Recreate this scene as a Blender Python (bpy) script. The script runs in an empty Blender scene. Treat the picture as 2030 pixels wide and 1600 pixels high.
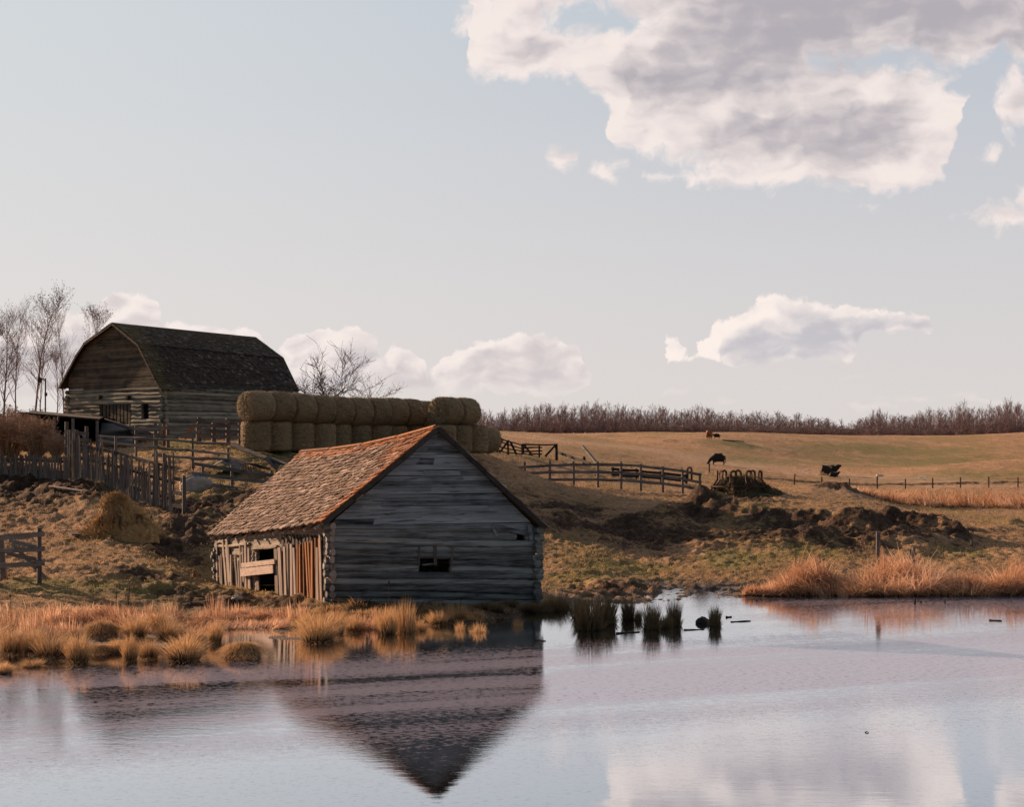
import bpy, math, random
import numpy as np
from mathutils import Vector, Matrix

random.seed(11)
RNG = np.random.default_rng(11)
R = math.radians
S = bpy.context.scene
COL = S.collection

# ------------------------------------------------------------------ camera
F, CX, CY, H = 3200.0, 1015.0, 895.0, 4.86
cam_d = bpy.data.cameras.new("camera")
cam = bpy.data.objects.new("camera", cam_d)
COL.objects.link(cam)
cam.location = (0, 0, H)
cam.rotation_euler = (R(90), 0, 0)
cam_d.sensor_width = 36
cam_d.lens = 36 * F / 2030
cam_d.shift_y = 95 / 2030
cam_d.clip_start = 0.5
cam_d.clip_end = 20000
S.camera = cam

# ------------------------------------------------------------------ light
SUN_EL, SUN_AZ = R(17.0), R(-53.0)          # azimuth measured from +Y towards +X
sdir = Vector((math.sin(SUN_AZ) * math.cos(SUN_EL), math.cos(SUN_AZ) * math.cos(SUN_EL), math.sin(SUN_EL)))
ld = bpy.data.lights.new("sun", 'SUN')
ld.energy = 5.0
ld.angle = R(0.5)
ld.color = (1.0, 0.66, 0.43)
lo = bpy.data.objects.new("sun", ld)
COL.objects.link(lo)
lo.rotation_euler = (-sdir).to_track_quat('-Z', 'Y').to_euler()
lo.location = (-200, 200, 100)
S.view_settings.view_transform = 'Standard'
S.view_settings.look = 'None'
S.view_settings.exposure = 0.79
S.view_settings.gamma = 1.0
S.cycles.use_denoising = True
S.cycles.max_bounces = 6
S.cycles.volume_bounces = 0

# ------------------------------------------------------------------ node helper
class NT:
    def __init__(self, tree):
        self.t = tree
        self.n = tree.nodes
        self.l = tree.links
    def new(self, kind, **kw):
        nd = self.n.new(kind)
        for k, v in kw.items():
            setattr(nd, k, v)
        return nd
    def put(self, sock, v):
        if isinstance(v, bpy.types.NodeSocket):
            self.l.new(v, sock)
        elif v is not None:
            if isinstance(v, tuple) and len(v) == 3 and sock.type == 'RGBA':
                v = v + (1,)
            sock.default_value = v
    def m(self, op, a, b=None, c=None, clamp=False):
        nd = self.new('ShaderNodeMath', operation=op, use_clamp=clamp)
        self.put(nd.inputs[0], a)
        if b is not None: self.put(nd.inputs[1], b)
        if c is not None: self.put(nd.inputs[2], c)
        return nd.outputs[0]
    def vm(self, op, a, b=None, out=0):
        nd = self.new('ShaderNodeVectorMath', operation=op)
        self.put(nd.inputs[0], a)
        if b is not None: self.put(nd.inputs[1], b)
        return nd.outputs[out]
    def mix(self, fac, a, b, kind='RGBA', blend='MIX'):
        nd = self.new('ShaderNodeMix', data_type=kind)
        if kind == 'RGBA':
            nd.blend_type = blend
            self.put(nd.inputs[0], fac); self.put(nd.inputs[6], a); self.put(nd.inputs[7], b)
            return nd.outputs[2]
        self.put(nd.inputs[0], fac); self.put(nd.inputs[2], a); self.put(nd.inputs[3], b)
        return nd.outputs[0]
    def ss(self, v, a, b, c=0.0, d=1.0):
        nd = self.new('ShaderNodeMapRange', interpolation_type='SMOOTHSTEP')
        self.put(nd.inputs[0], v)
        for i, q in enumerate((a, b, c, d)): self.put(nd.inputs[i + 1], q)
        return nd.outputs[0]
    def lin(self, v, a, b, c=0.0, d=1.0):
        nd = self.new('ShaderNodeMapRange')
        self.put(nd.inputs[0], v)
        for i, q in enumerate((a, b, c, d)): self.put(nd.inputs[i + 1], q)
        return nd.outputs[0]
    def noise(self, vec, scale, detail=4, rough=0.55, dist=0.0, out=0, dims='3D'):
        nd = self.new('ShaderNodeTexNoise', noise_dimensions=dims)
        if vec is not None: self.put(nd.inputs['Vector'], vec)
        self.put(nd.inputs['Scale'], float(scale)); nd.inputs['Detail'].default_value = detail
        nd.inputs['Roughness'].default_value = rough
        nd.inputs['Distortion'].default_value = dist
        return nd.outputs[out]
    def vor(self, vec, scale, detail=0, rough=0.5, feature='F1', dims='3D'):
        nd = self.new('ShaderNodeTexVoronoi', voronoi_dimensions=dims, feature=feature)
        self.put(nd.inputs['Vector'], vec)
        nd.inputs['Scale'].default_value = scale
        nd.inputs['Detail'].default_value = detail
        nd.inputs['Roughness'].default_value = rough
        return nd.outputs['Distance']
    def mapping(self, vec, scale=(1, 1, 1), rot=(0, 0, 0), loc=(0, 0, 0)):
        nd = self.new('ShaderNodeMapping')
        self.put(nd.inputs[0], vec)
        nd.inputs['Scale'].default_value = scale
        nd.inputs['Rotation'].default_value = rot
        nd.inputs['Location'].default_value = loc
        return nd.outputs[0]
    def xyz(self, x, y, z=0.0):
        nd = self.new('ShaderNodeCombineXYZ')
        for i, v in enumerate((x, y, z)): self.put(nd.inputs[i], v)
        return nd.outputs[0]
    def curve(self, v, pts, x0, x1, y0, y1):
        nd = self.new('ShaderNodeFloatCurve')
        c = nd.mapping.curves[0]
        P = [((x - x0) / (x1 - x0), (y - y0) / (y1 - y0)) for x, y in pts]
        c.points[0].location = P[0]; c.points[1].location = P[-1]
        for p in P[1:-1]: c.points.new(*p)
        for p in c.points: p.handle_type = 'VECTOR'
        nd.mapping.use_clip = False
        nd.mapping.update()
        self.put(nd.inputs['Value'], self.lin(v, x0, x1))
        return self.m('MULTIPLY_ADD', nd.outputs[0], y1 - y0, y0)

# ------------------------------------------------------------------ sky
world = bpy.data.worlds.new("World")
S.world = world
world.use_nodes = True
W = NT(world.node_tree)
W.n.clear()
sky = W.new('ShaderNodeTexSky', sky_type='NISHITA', sun_disc=False)
sky.sun_elevation = SUN_EL
sky.sun_rotation = SUN_AZ
sky.altitude = 300
sky.air_density = 1.0
sky.dust_density = 1.6
sky.ozone_density = 1.6
STR = 0.055
tc = W.new('ShaderNodeTexCoord').outputs['Generated']
sep = W.new('ShaderNodeSeparateXYZ'); W.put(sep.inputs[0], tc)
dx, dy, dz = sep.outputs
front = W.ss(dy, 0.05, 0.3)
yy = W.m('MAXIMUM', dy, 0.05)
U = W.m('MULTIPLY_ADD', W.m('DIVIDE', dx, yy), 3200.0, 1015.0)      # direction as metres on a plane at 3200
V = W.m('MULTIPLY_ADD', W.m('DIVIDE', dz, yy), -3200.0, 895.0)
P = W.xyz(U, V)
# thin high haze that greys the clear sky
lum = W.new('ShaderNodeRGBToBW'); W.put(lum.inputs[0], sky.outputs[0])
skyc = W.mix(0.20, sky.outputs[0], lum.outputs[0])
elev = W.m('ARCSINE', dz)
pale = W.ss(elev, -0.02, 0.34)
hz = W.mix(W.ss(U, -200.0, 2100.0), (8.1, 7.5, 7.3, 1), (7.8, 7.25, 7.1, 1))
hi = W.mix(W.ss(U, -200.0, 2100.0), (6.8, 7.3, 7.6, 1), (5.3, 5.9, 6.75, 1))
veil = W.mix(pale, hz, hi)
# towards and around the sun the haze is bright; overhead and behind the camera the sky stays deep
vf = W.m('MULTIPLY', W.ss(dy, -0.35, 0.45), W.ss(elev, 1.15, 0.55))
skyc = W.mix(W.m('MULTIPLY', vf, 0.93), skyc, veil)
# billow fields
wn = W.new('ShaderNodeTexNoise'); W.put(wn.inputs['Vector'], P); wn.inputs['Scale'].default_value = 0.011; wn.inputs['Detail'].default_value = 4
wv = W.vm('SUBTRACT', wn.outputs['Color'], (0.5, 0.5, 0.5))
Pw = W.vm('ADD', P, W.vm('MULTIPLY', wv, (105, 60, 0)))
ws = W.new('ShaderNodeSeparateXYZ'); W.put(ws.inputs[0], Pw)
Ux, Vx = ws.outputs[0], ws.outputs[1]
def billow(vec):
    a = W.vor(vec, 0.022, 3.0, 0.55, dims='2D')
    b = W.noise(vec, 0.02, 6, 0.62, dims='2D')
    return W.m('MULTIPLY_ADD', a, -0.6, W.m('MULTIPLY_ADD', b, 1.1, -0.2))
def shade(vec):
    a = W.vor(vec, 0.013, 1.5, 0.45, dims='2D')
    b = W.noise(vec, 0.011, 5, 0.55, dims='2D')
    return W.m('MULTIPLY_ADD', a, -0.5, b)
B0 = billow(Pw)
Ps = W.vm('MULTIPLY', Pw, (0.62, 1.25, 1))
S0 = shade(Ps)
S1 = shade(W.vm('ADD', Ps, (-15, -14, 0)))
relief = W.m('SUBTRACT', S0, S1)            # > 0 on the sun side of a billow
soft = W.noise(P, 0.0055, 5, 0.55, dims='2D')
def field(top, bot, x0, x1, u, v):
    f = []
    if top: f.append(W.m('SUBTRACT', v, W.curve(u, top, x0, x1, -400, 900)))
    if bot: f.append(W.m('SUBTRACT', W.curve(u, bot, x0, x1, -400, 900), v))
    return f[0] if len(f) == 1 else W.m('MINIMUM', f[0], f[1])
def ell(cx, cy, rx, ry, u=Ux, v=Vx):
    a = W.m('DIVIDE', W.m('SUBTRACT', u, cx), rx)
    b = W.m('DIVIDE', W.m('SUBTRACT', v, cy), ry)
    r = W.m('SQRT', W.m('ADD', W.m('MULTIPLY', a, a), W.m('MULTIPLY', b, b)))
    return W.m('MULTIPLY', W.m('SUBTRACT', 1.0, r), min(rx, ry))
def mx(*a):
    r = a[0]
    for q in a[1:]: r = W.m('MAXIMUM', r, q)
    return r
def deck_f(u, v):                            # upper cloud deck and the puffs under it
    d = field(None, [(880, -300), (905, -160), (922, 20), (934, 120), (950, 162), (1000, 172), (1060, 164), (1150, 166), (1185, 205), (1212, 245),
        (1216, 292), (1250, 308), (1262, 350), (1330, 368), (1500, 376), (1840, 384), (1875, 366), (1895, 300), (1912, 220), (1932, 130),
        (1975, 98), (2030, 128), (2200, 160), (2600, 120)], 880, 2600, u, v)
    d = mx(d, ell(922, 44, 32, 44, u, v))
    for c in ((1178, 34, 40, 14), (1290, 324, 50, 8), (1775, 122, 50, 10), (1940, 150, 60, 26)):
        d = W.m('MINIMUM', d, W.m('MULTIPLY', ell(*c, u, v), -1.0))
    return mx(d, *[ell(*c, u, v) for c in ((2012, 190, 50, 70), (1116, 314, 34, 32), (1198, 338, 40, 28), (1985, 425, 85, 34), (2060, 400, 70, 45), (2000, 225, 28, 52),
           (1962, 304, 30, 22), (1725, 406, 34, 17), (1850, 190, 45, 55))])
def bank_f(u, v):
    return field([(-500, 700), (-250, 640), (0, 645), (60, 634), (110, 616), (150, 622), (190, 604), (225, 590), (250, 573), (300, 577), (315, 608),
        (322, 636), (370, 627), (420, 633), (450, 650), (470, 643), (525, 652), (540, 700), (562, 668), (600, 658), (700, 648), (732, 660),
        (750, 712), (780, 673), (830, 695), (846, 748), (895, 694), (940, 670), (1030, 653), (1080, 672), (1145, 685), (1160, 730), (1180, 800), (1300, 830)],
        [(-500, 800), (1120, 790), (1160, 765), (1200, 740), (1300, 720)], -500, 1300, u, v)
def mid_f(u, v):
    return field([(1305, 760), (1316, 712), (1330, 660), (1350, 668), (1368, 704), (1385, 700), (1394, 656), (1420, 636), (1450, 621), (1490, 598), (1510, 594),
        (1522, 574), (1545, 576), (1600, 585), (1660, 598), (1690, 608), (1790, 613), (1838, 623), (1850, 650), (1856, 700)],
        [(1305, 690), (1316, 718), (1400, 725), (1550, 723), (1680, 723), (1690, 706), (1720, 676), (1750, 656), (1800, 660), (1830, 672), (1848, 664), (1856, 600)], 1305, 1856, u, v)
wisp = mx(ell(1670, 742, 60, 6), ell(1720, 806, 52, 16), ell(1800, 792, 80, 12), ell(1560, 775, 20, 10), ell(1440, 795, 36, 12), ell(1340, 780, 42, 10), ell(1950, 785, 110, 14))
def layer(base, ff, amp, edge, bright, grey, thick, gain, sh, extra=None, soften=None, bias=0.0, rng=(-0.55, 1.35)):
    h = W.m('MULTIPLY_ADD', B0, amp, ff(Ux, Vx) if callable(ff) else ff)
    al = W.m('MULTIPLY', W.ss(h, -edge * 0.3, edge), front)
    if soften is not None: al = W.m('MULTIPLY', al, soften)
    if callable(ff):                                              # cloud that lies between this spot and the sun
        hs = W.m('MULTIPLY_ADD', S0, amp * 1.6, ff(W.m('ADD', Ux, sh[0]), W.m('ADD', Vx, sh[1])))
    else: hs = h
    lit = W.m('SUBTRACT', W.m('MULTIPLY_ADD', relief, gain, 1.0 + bias), W.ss(hs, 0.0, thick))
    if extra is not None: lit = W.m('ADD', lit, extra)
    lit = W.m('ADD', lit, W.m('MULTIPLY_ADD', soft, 0.9, -0.45))
    lit = W.ss(lit, *rng)
    return W.mix(al, base, W.mix(lit, grey, bright))
low_fade = W.ss(V, 812.0, 735.0)
skyc = layer(skyc, W.m('SUBTRACT', wisp, 2.0), 14, 14, (9.0, 8.1, 7.6, 1), (8.0, 7.4, 7.2, 1), 60, 0.5, None, soften=0.5)
skyc = layer(skyc, bank_f, 24, 8, (9.8, 8.75, 8.3, 1), (6.7, 6.15, 6.2, 1), 60, 2.6, (-26, -13), soften=low_fade)
skyc = layer(skyc, mid_f, 20, 8, (10.2, 9.1, 8.5, 1), (5.9, 5.7, 6.1, 1), 46, 2.0, (-30, -8))
ex = mx(ell(1290, 250, 70, 40), ell(1722, 180, 56, 26), ell(1850, 270, 50, 100), ell(1180, 90, 170, 60), ell(1400, 212, 170, 12), ell(1800, 350, 90, 30), ell(1400, 350, 160, 22), ell(990, 60, 60, 90))
ex = W.m('MULTIPLY', W.ss(ex, -40.0, 30.0), 0.72)
dk = W.m('MULTIPLY', W.ss(mx(ell(1640, 60, 460, 90), ell(1540, 280, 240, 44), ell(1060, 110, 90, 30), ell(1400, 140, 200, 40), ell(1700, 365, 120, 8)), -30.0, 40.0), 0.9)
skyc = layer(skyc, deck_f, 30, 24, (9.6, 8.55, 8.15, 1), (4.75, 4.45, 4.85, 1), 120, 2.0, (-30, 10), extra=W.m('SUBTRACT', ex, dk), rng=(-0.9, 1.5))
bg = W.new('ShaderNodeBackground'); W.put(bg.inputs[0], skyc); bg.inputs[1].default_value = STR
wo = W.new('ShaderNodeOutputWorld'); W.l.new(bg.outputs[0], wo.inputs[0])
world.cycles.sampling_method = 'MANUAL'
world.cycles.sample_map_resolution = 512

# ------------------------------------------------------------------ scene helpers
def at(px, py, d):
    return Vector(((px - CX) / F * d, d, H - (py - CY) / F * d))

def tag(o, label=None, cat=None, group=None, kind=None):
    if label: o['label'] = label
    if cat: o['category'] = cat
    if group: o['group'] = group
    if kind: o['kind'] = kind
    return o

def empty(name, loc, label, cat, group=None, rz=0.0):
    o = bpy.data.objects.new(name, None)
    COL.objects.link(o)
    o.location = loc
    o.rotation_euler = (0, 0, rz)
    o.empty_display_size = 0.3
    return tag(o, label, cat, group)

def link(name, me, mat=None, parent=None, world_space=True):
    o = bpy.data.objects.new(name, me)
    COL.objects.link(o)
    if mat and not me.materials: me.materials.append(mat)
    if parent is not None:
        o.parent = parent
        if world_space:
            m = Matrix.Translation(parent.location) @ parent.rotation_euler.to_matrix().to_4x4()
            o.matrix_parent_inverse = m.inverted()
    return o

def mesh_np(name, V, Fc, mat=None, rnd=None, smooth=False, attrs=None):
    V = np.asarray(V, dtype=np.float32); Fc = np.asarray(Fc, dtype=np.int32)
    me = bpy.data.meshes.new(name)
    k = Fc.shape[1]
    me.vertices.add(len(V)); me.vertices.foreach_set('co', V.ravel())
    me.loops.add(Fc.size); me.loops.foreach_set('vertex_index', Fc.ravel())
    me.polygons.add(len(Fc))
    me.polygons.foreach_set('loop_start', np.arange(len(Fc), dtype=np.int32) * k)
    me.polygons.foreach_set('use_smooth', np.full(len(Fc), smooth, dtype=bool))
    me.update(calc_edges=True)
    at_ = dict(attrs or {})
    if rnd is not None: at_['rnd'] = rnd
    for kx, a in at_.items():
        t = me.attributes.new(kx, 'FLOAT', 'POINT')
        t.data.foreach_set('value', np.asarray(a, dtype=np.float32))
    if mat: me.materials.append(mat)
    return me

class MB:
    """collects boards, logs and tubes and links them as one mesh"""
    def __init__(self): self.v = []; self.f = []; self.r = []
    def add(self, vs, fs, r=None):
        b = len(self.v)
        if r is None: r = random.random()
        self.v += [tuple(q) for q in vs]; self.r += [r] * len(vs)
        self.f += [tuple(i + b for i in q) for q in fs]
    def board(self, p0, p1, w, h, up=(0, 0, 1), jit=0.0, w1=None, r=None):
        p0, p1 = Vector(p0), Vector(p1); d = (p1 - p0).normalized(); up = Vector(up)
        s = d.cross(up)
        if s.length < 1e-4: s = d.cross(Vector((1, 0, 0)))
        s.normalize(); u = s.cross(d).normalized()
        w1 = w if w1 is None else w1
        vs = []
        for p, ww in ((p0, w), (p1, w1)):
            for a, b in ((-1, -1), (1, -1), (1, 1), (-1, 1)):
                q = p + s * (a * ww / 2) + u * (b * h / 2)
                if jit: q += d * random.uniform(-jit, jit) + s * random.uniform(-jit, jit) * 0.25
                vs.append(q)
        self.add(vs, [(0, 3, 2, 1), (4, 5, 6, 7), (0, 1, 5, 4), (1, 2, 6, 5), (2, 3, 7, 6), (3, 0, 4, 7)], r)
    def tube(self, pts, rad, n=6, cap=True, wob=0.0, sq=(1, 1), r=None, up=(0, 0, 1)):
        pts = [Vector(p) for p in pts]
        if not hasattr(rad, '__len__'): rad = [rad] * len(pts)
        vs = []; fs = []
        for i, p in enumerate(pts):
            a = pts[max(i - 1, 0)]; b = pts[min(i + 1, len(pts) - 1)]
            d = (b - a)
            d = d.normalized() if d.length > 1e-6 else Vector((0, 0, 1))
            s = d.cross(Vector(up))
            if s.length < 0.02: s = d.cross(Vector((1, 0.3, 0)))
            s.normalize(); u = s.cross(d).normalized()
            for k in range(n):
                t = 2 * math.pi * (k + 0.5) / n
                rr = rad[i] * (1 + random.uniform(-wob, wob))
                vs.append(p + s * (math.cos(t) * rr * sq[0]) + u * (math.sin(t) * rr * sq[1]))
        for i in range(len(pts) - 1):
            for k in range(n):
                fs.append((i * n + k, i * n + (k + 1) % n, (i + 1) * n + (k + 1) % n, (i + 1) * n + k))
        if cap:
            fs.append(tuple(range(n))[::-1]); m = (len(pts) - 1) * n
            fs.append(tuple(m + k for k in range(n)))
        self.add(vs, fs, r)
    def log(self, p0, p1, r0, r1=None, n=8, seg=8, wob=0.06, bend=0.02, sq=(1, 1), r=None):
        p0, p1 = Vector(p0), Vector(p1); r1 = r0 if r1 is None else r1
        pts = []
        ph = random.uniform(0, 6.3)
        for i in range(seg + 1):
            t = i / seg
            p = p0.lerp(p1, t)
            p.z += bend * math.sin(ph + t * 5.1) + random.uniform(-bend, bend) * 0.3
            pts.append(p)
        self.tube(pts, [r0 + (r1 - r0) * i / seg for i in range(seg + 1)], n, True, wob, sq, r)
    def poly(self, pts, thick=None, r=None):
        """a flat polygon; with a vector 'thick' it becomes a slab"""
        n = len(pts)
        if thick is None: self.add(pts, [tuple(range(n))], r); return
        th = Vector(thick); q = [Vector(p) + th for p in pts]
        fs = [tuple(range(n))[::-1], tuple(range(n, 2 * n))]
        fs += [(i, (i + 1) % n, n + (i + 1) % n, n + i) for i in range(n)]
        self.add(list(pts) + q, fs, r)
    def build(self, name, mat, parent=None, smooth=False):
        me = bpy.data.meshes.new(name)
        me.from_pydata(self.v, [], self.f)
        a = me.attributes.new('rnd', 'FLOAT', 'POINT'); a.data.foreach_set('value', self.r)
        if smooth: me.polygons.foreach_set('use_smooth', [True] * len(me.polygons))
        me.update()
        return link(name, me, mat, parent)

def copy_tree(o, loc=None, rz=None, sc=None, label=None, group=None):
    """a thing and its parts, sharing mesh data"""
    c = o.copy(); COL.objects.link(c)
    if loc is not None: c.location = loc
    if rz is not None: c.rotation_euler = (0, 0, rz)
    if sc is not None: c.scale = sc if hasattr(sc, '__len__') else (sc, sc, sc)
    if label: c['label'] = label
    if group: c['group'] = group
    for ch in o.children:
        d = ch.copy(); COL.objects.link(d); d.parent = c; d.matrix_parent_inverse = ch.matrix_parent_inverse.copy()
        for g in ch.children:
            e = g.copy(); COL.objects.link(e); e.parent = d; e.matrix_parent_inverse = g.matrix_parent_inverse.copy()
    return c

# ------------------------------------------------------------------ materials
def mat(name):
    m = bpy.data.materials.new(name); m.use_nodes = True
    t = NT(m.node_tree); b = m.node_tree.nodes['Principled BSDF']
    b.inputs['Roughness'].default_value = 0.85
    b.inputs['Specular IOR Level'].default_value = 0.25
    return m, t, b
def attr(t, name, out='Fac'):
    a = t.new('ShaderNodeAttribute'); a.attribute_name = name
    return a.outputs[out]
def objc(t): return t.new('ShaderNodeTexCoord').outputs['Object']
def bump(t, b, h, dist, strength=1.0):
    n = t.new('ShaderNodeBump'); t.put(n.inputs['Height'], h); n.inputs['Distance'].default_value = dist
    n.inputs['Strength'].default_value = strength
    t.l.new(n.outputs[0], b.inputs['Normal'])

def wood(name, dark, light, stretch=(1.2, 1.2, 16), warm=None, warm_amt=0.0, bumpd=0.02):
    m, t, b = mat(name)
    c = objc(t); r = attr(t, 'rnd')
    c2 = t.vm('ADD', t.mapping(c, stretch), t.xyz(t.m('MULTIPLY', r, 91.0), t.m('MULTIPLY', r, 37.0), 0.0))
    g = t.noise(c2, 1.6, 6, 0.65)
    k = t.noise(c, 1.3, 4, 0.6)
    f = t.lin(t.m('ADD', t.m('MULTIPLY', g, 1.0), t.m('ADD', t.m('MULTIPLY', r, 0.36), t.m('MULTIPLY', k, 0.3))), 0.52, 1.12)
    col = t.mix(f, dark + (1,), light + (1,))
    ck = t.noise(t.vm('ADD', t.mapping(c, tuple(q * 1.7 for q in stretch)), t.xyz(t.m('MULTIPLY', r, 53.0), 0.0, 0.0)), 1.3, 3, 0.6)
    col = t.mix(t.m('MULTIPLY', t.ss(ck, 0.57, 0.66), 0.55), col, tuple(q * 0.4 for q in dark) + (1,))
    if warm: col = t.mix(t.m('MULTIPLY', t.ss(k, 0.45, 0.7), warm_amt), col, warm + (1,))
    t.put(b.inputs['Base Color'], col)
    bump(t, b, g, bumpd)
    return m

M_SHED_PLANK = wood('shed_plank_wood', (0.020, 0.022, 0.024), (0.36, 0.375, 0.38), (0.5, 0.5, 7.5), bumpd=0.05)
M_SHED_LOG = wood('shed_log_wood', (0.014, 0.014, 0.014), (0.33, 0.325, 0.30), (0.5, 0.5, 6.5), bumpd=0.06)
M_SLAB = wood('slab_wood', (0.10, 0.07, 0.055), (0.44, 0.35, 0.29), (8, 8, 0.5), bumpd=0.03)
M_SLAB_ORANGE = wood('red_slab_wood', (0.11, 0.045, 0.02), (0.44, 0.18, 0.06), (8, 8, 0.5), bumpd=0.03)
M_PALE_BOARD = wood('pale_board_wood', (0.30, 0.21, 0.17), (0.62, 0.48, 0.40), (3, 3, 14))
M_CHINK = wood('chinking', (0.16, 0.13, 0.10), (0.46, 0.38, 0.30), (3, 3, 3))
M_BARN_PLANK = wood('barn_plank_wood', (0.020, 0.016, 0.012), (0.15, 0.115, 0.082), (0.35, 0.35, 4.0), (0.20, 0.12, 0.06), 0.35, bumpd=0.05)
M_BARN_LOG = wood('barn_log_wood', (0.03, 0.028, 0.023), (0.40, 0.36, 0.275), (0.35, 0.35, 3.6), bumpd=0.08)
M_FENCE = wood('fence_wood', (0.085, 0.075, 0.07), (0.25, 0.22, 0.195), (1, 1, 4))
M_FENCE_UP = wood('picket_wood', (0.06, 0.05, 0.045), (0.19, 0.16, 0.14), (5, 5, 0.6))
M_DARK = wood('dark_wood', (0.018, 0.014, 0.012), (0.07, 0.055, 0.045), (2, 2, 2))
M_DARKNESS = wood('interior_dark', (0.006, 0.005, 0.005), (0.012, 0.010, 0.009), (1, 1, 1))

def roof_mat(name, base, light, moss, pale):
    m, t, b = mat(name)
    r = attr(t, 'rnd'); li = attr(t, 'lichen'); c = objc(t)
    n = t.noise(c, 1.1, 5, 0.65); n2 = t.noise(c, 9, 4, 0.6)
    f = t.lin(t.m('ADD', t.m('MULTIPLY', r, 0.8), t.m('MULTIPLY', n2, 0.6)), 0.25, 1.15)
    col = t.mix(f, base + (1,), light + (1,))
    col = t.mix(t.m('MULTIPLY', t.ss(t.m('ADD', li, t.m('MULTIPLY', t.m('SUBTRACT', n, 0.5), 1.3)), 0.25, 0.9), 0.85), col, moss + (1,))
    col = t.mix(t.m('MULTIPLY', t.ss(r, 0.86, 0.99), 0.6), col, pale + (1,))
    t.put(b.inputs['Base Color'], col)
    bump(t, b, n2, 0.02)
    return m
M_SHED_ROOF = roof_mat('shed_shingles', (0.060, 0.034, 0.022), (0.34, 0.23, 0.165), (0.33, 0.11, 0.03), (0.56, 0.46, 0.40))
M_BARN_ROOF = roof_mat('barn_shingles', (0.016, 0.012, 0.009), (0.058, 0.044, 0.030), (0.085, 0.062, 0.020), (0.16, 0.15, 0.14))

def hay_mat(name, a, bcol, scale=14, stretch=(1, 1, 1)):
    m, t, b = mat(name)
    c = t.mapping(objc(t), stretch)
    n = t.noise(c, scale, 5, 0.7); k = t.noise(c, 1.6, 3, 0.6)
    oi = t.new('ShaderNodeObjectInfo').outputs['Random']
    f = t.lin(t.m('ADD', t.m('ADD', t.m('MULTIPLY', n, 0.8), t.m('MULTIPLY', k, 0.5)), t.m('MULTIPLY', oi, 0.15)), 0.35, 1.0)
    t.put(b.inputs['Base Color'], t.mix(f, a + (1,), bcol + (1,)))
    bump(t, b, n, 0.10)
    return m
M_BALE = hay_mat('bale_hay', (0.085, 0.060, 0.030), (0.46, 0.33, 0.185), 3.2, (1, 5, 5))
M_BALE_UP = M_BALE
M_HAY = hay_mat('loose_hay', (0.26, 0.15, 0.055), (0.75, 0.50, 0.23), 6)
M_OLDHAY = hay_mat('old_hay', (0.025, 0.019, 0.008), (0.12, 0.09, 0.04), 6)

def blade_mat(name, cols, trans=0.35):
    """cols: low colour, mid colour, tip colour"""
    m, t, b = mat(name)
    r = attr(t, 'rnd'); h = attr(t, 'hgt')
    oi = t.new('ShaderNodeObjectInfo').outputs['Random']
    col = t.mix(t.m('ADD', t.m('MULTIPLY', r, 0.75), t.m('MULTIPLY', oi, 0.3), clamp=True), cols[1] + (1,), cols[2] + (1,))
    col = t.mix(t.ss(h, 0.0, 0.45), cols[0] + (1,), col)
    t.put(b.inputs['Base Color'], col)
    b.inputs['Roughness'].default_value = 0.7
    tr = t.new('ShaderNodeBsdfTranslucent'); t.put(tr.inputs[0], col)
    mx_ = t.new('ShaderNodeMixShader'); mx_.inputs[0].default_value = trans
    t.l.new(b.outputs[0], mx_.inputs[1]); t.l.new(tr.outputs[0], mx_.inputs[2])
    t.l.new(mx_.outputs[0], t.n['Material Output'].inputs[0])
    return m
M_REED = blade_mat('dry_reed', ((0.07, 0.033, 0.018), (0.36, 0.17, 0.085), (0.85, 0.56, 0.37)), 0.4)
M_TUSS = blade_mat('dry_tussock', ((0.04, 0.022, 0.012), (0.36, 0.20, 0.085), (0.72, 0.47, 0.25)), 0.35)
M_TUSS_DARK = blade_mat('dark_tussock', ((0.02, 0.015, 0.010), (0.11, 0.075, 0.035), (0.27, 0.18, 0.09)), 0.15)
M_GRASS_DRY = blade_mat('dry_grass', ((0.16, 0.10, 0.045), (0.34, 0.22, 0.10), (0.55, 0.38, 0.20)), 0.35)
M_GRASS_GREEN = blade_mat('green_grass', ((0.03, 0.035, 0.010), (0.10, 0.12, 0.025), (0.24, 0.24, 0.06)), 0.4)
M_BARK = wood('bare_bark', (0.07, 0.045, 0.04), (0.26, 0.19, 0.16), (4, 4, 2))
M_TWIG = wood('twigs', (0.11, 0.062, 0.055), (0.32, 0.20, 0.17), (1, 1, 1))
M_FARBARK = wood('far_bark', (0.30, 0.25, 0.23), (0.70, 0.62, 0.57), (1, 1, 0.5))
M_FARTWIG = wood('far_twigs', (0.12, 0.08, 0.08), (0.31, 0.205, 0.19), (1, 1, 1))  # distance haze is mixed into this paler, greyer twig colour
M_BUSH = wood('bush_twigs', (0.16, 0.09, 0.055), (0.60, 0.40, 0.25), (1, 1, 1))
def plain(name, c, rough=0.8, metal=0.0, var=0.35, scale=6):
    m, t, b = mat(name)
    n = t.noise(objc(t), scale, 4, 0.6)
    t.put(b.inputs['Base Color'], t.mix(n, tuple(x * (1 - var) for x in c) + (1,), tuple(min(1, x * (1 + var)) for x in c) + (1,)))
    b.inputs['Roughness'].default_value = rough; b.inputs['Metallic'].default_value = metal
    bump(t, b, n, 0.01)
    return m
M_RUST = plain('rusty_steel', (0.07, 0.032, 0.022), 0.7, 0.2)
M_ROCK = plain('boulder_stone', (0.40, 0.34, 0.28), 0.9, 0, 0.4, 4)
M_SHEET = plain('weathered_sheet', (0.11, 0.10, 0.10), 0.7, 0, 0.4, 2)
M_RAMP = plain('concrete_ramp', (0.17, 0.17, 0.165), 0.9, 0, 0.3, 2)
M_BLACKCOW = plain('black_coat', (0.020, 0.014, 0.012), 0.7, 0, 0.3, 3)
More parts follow.
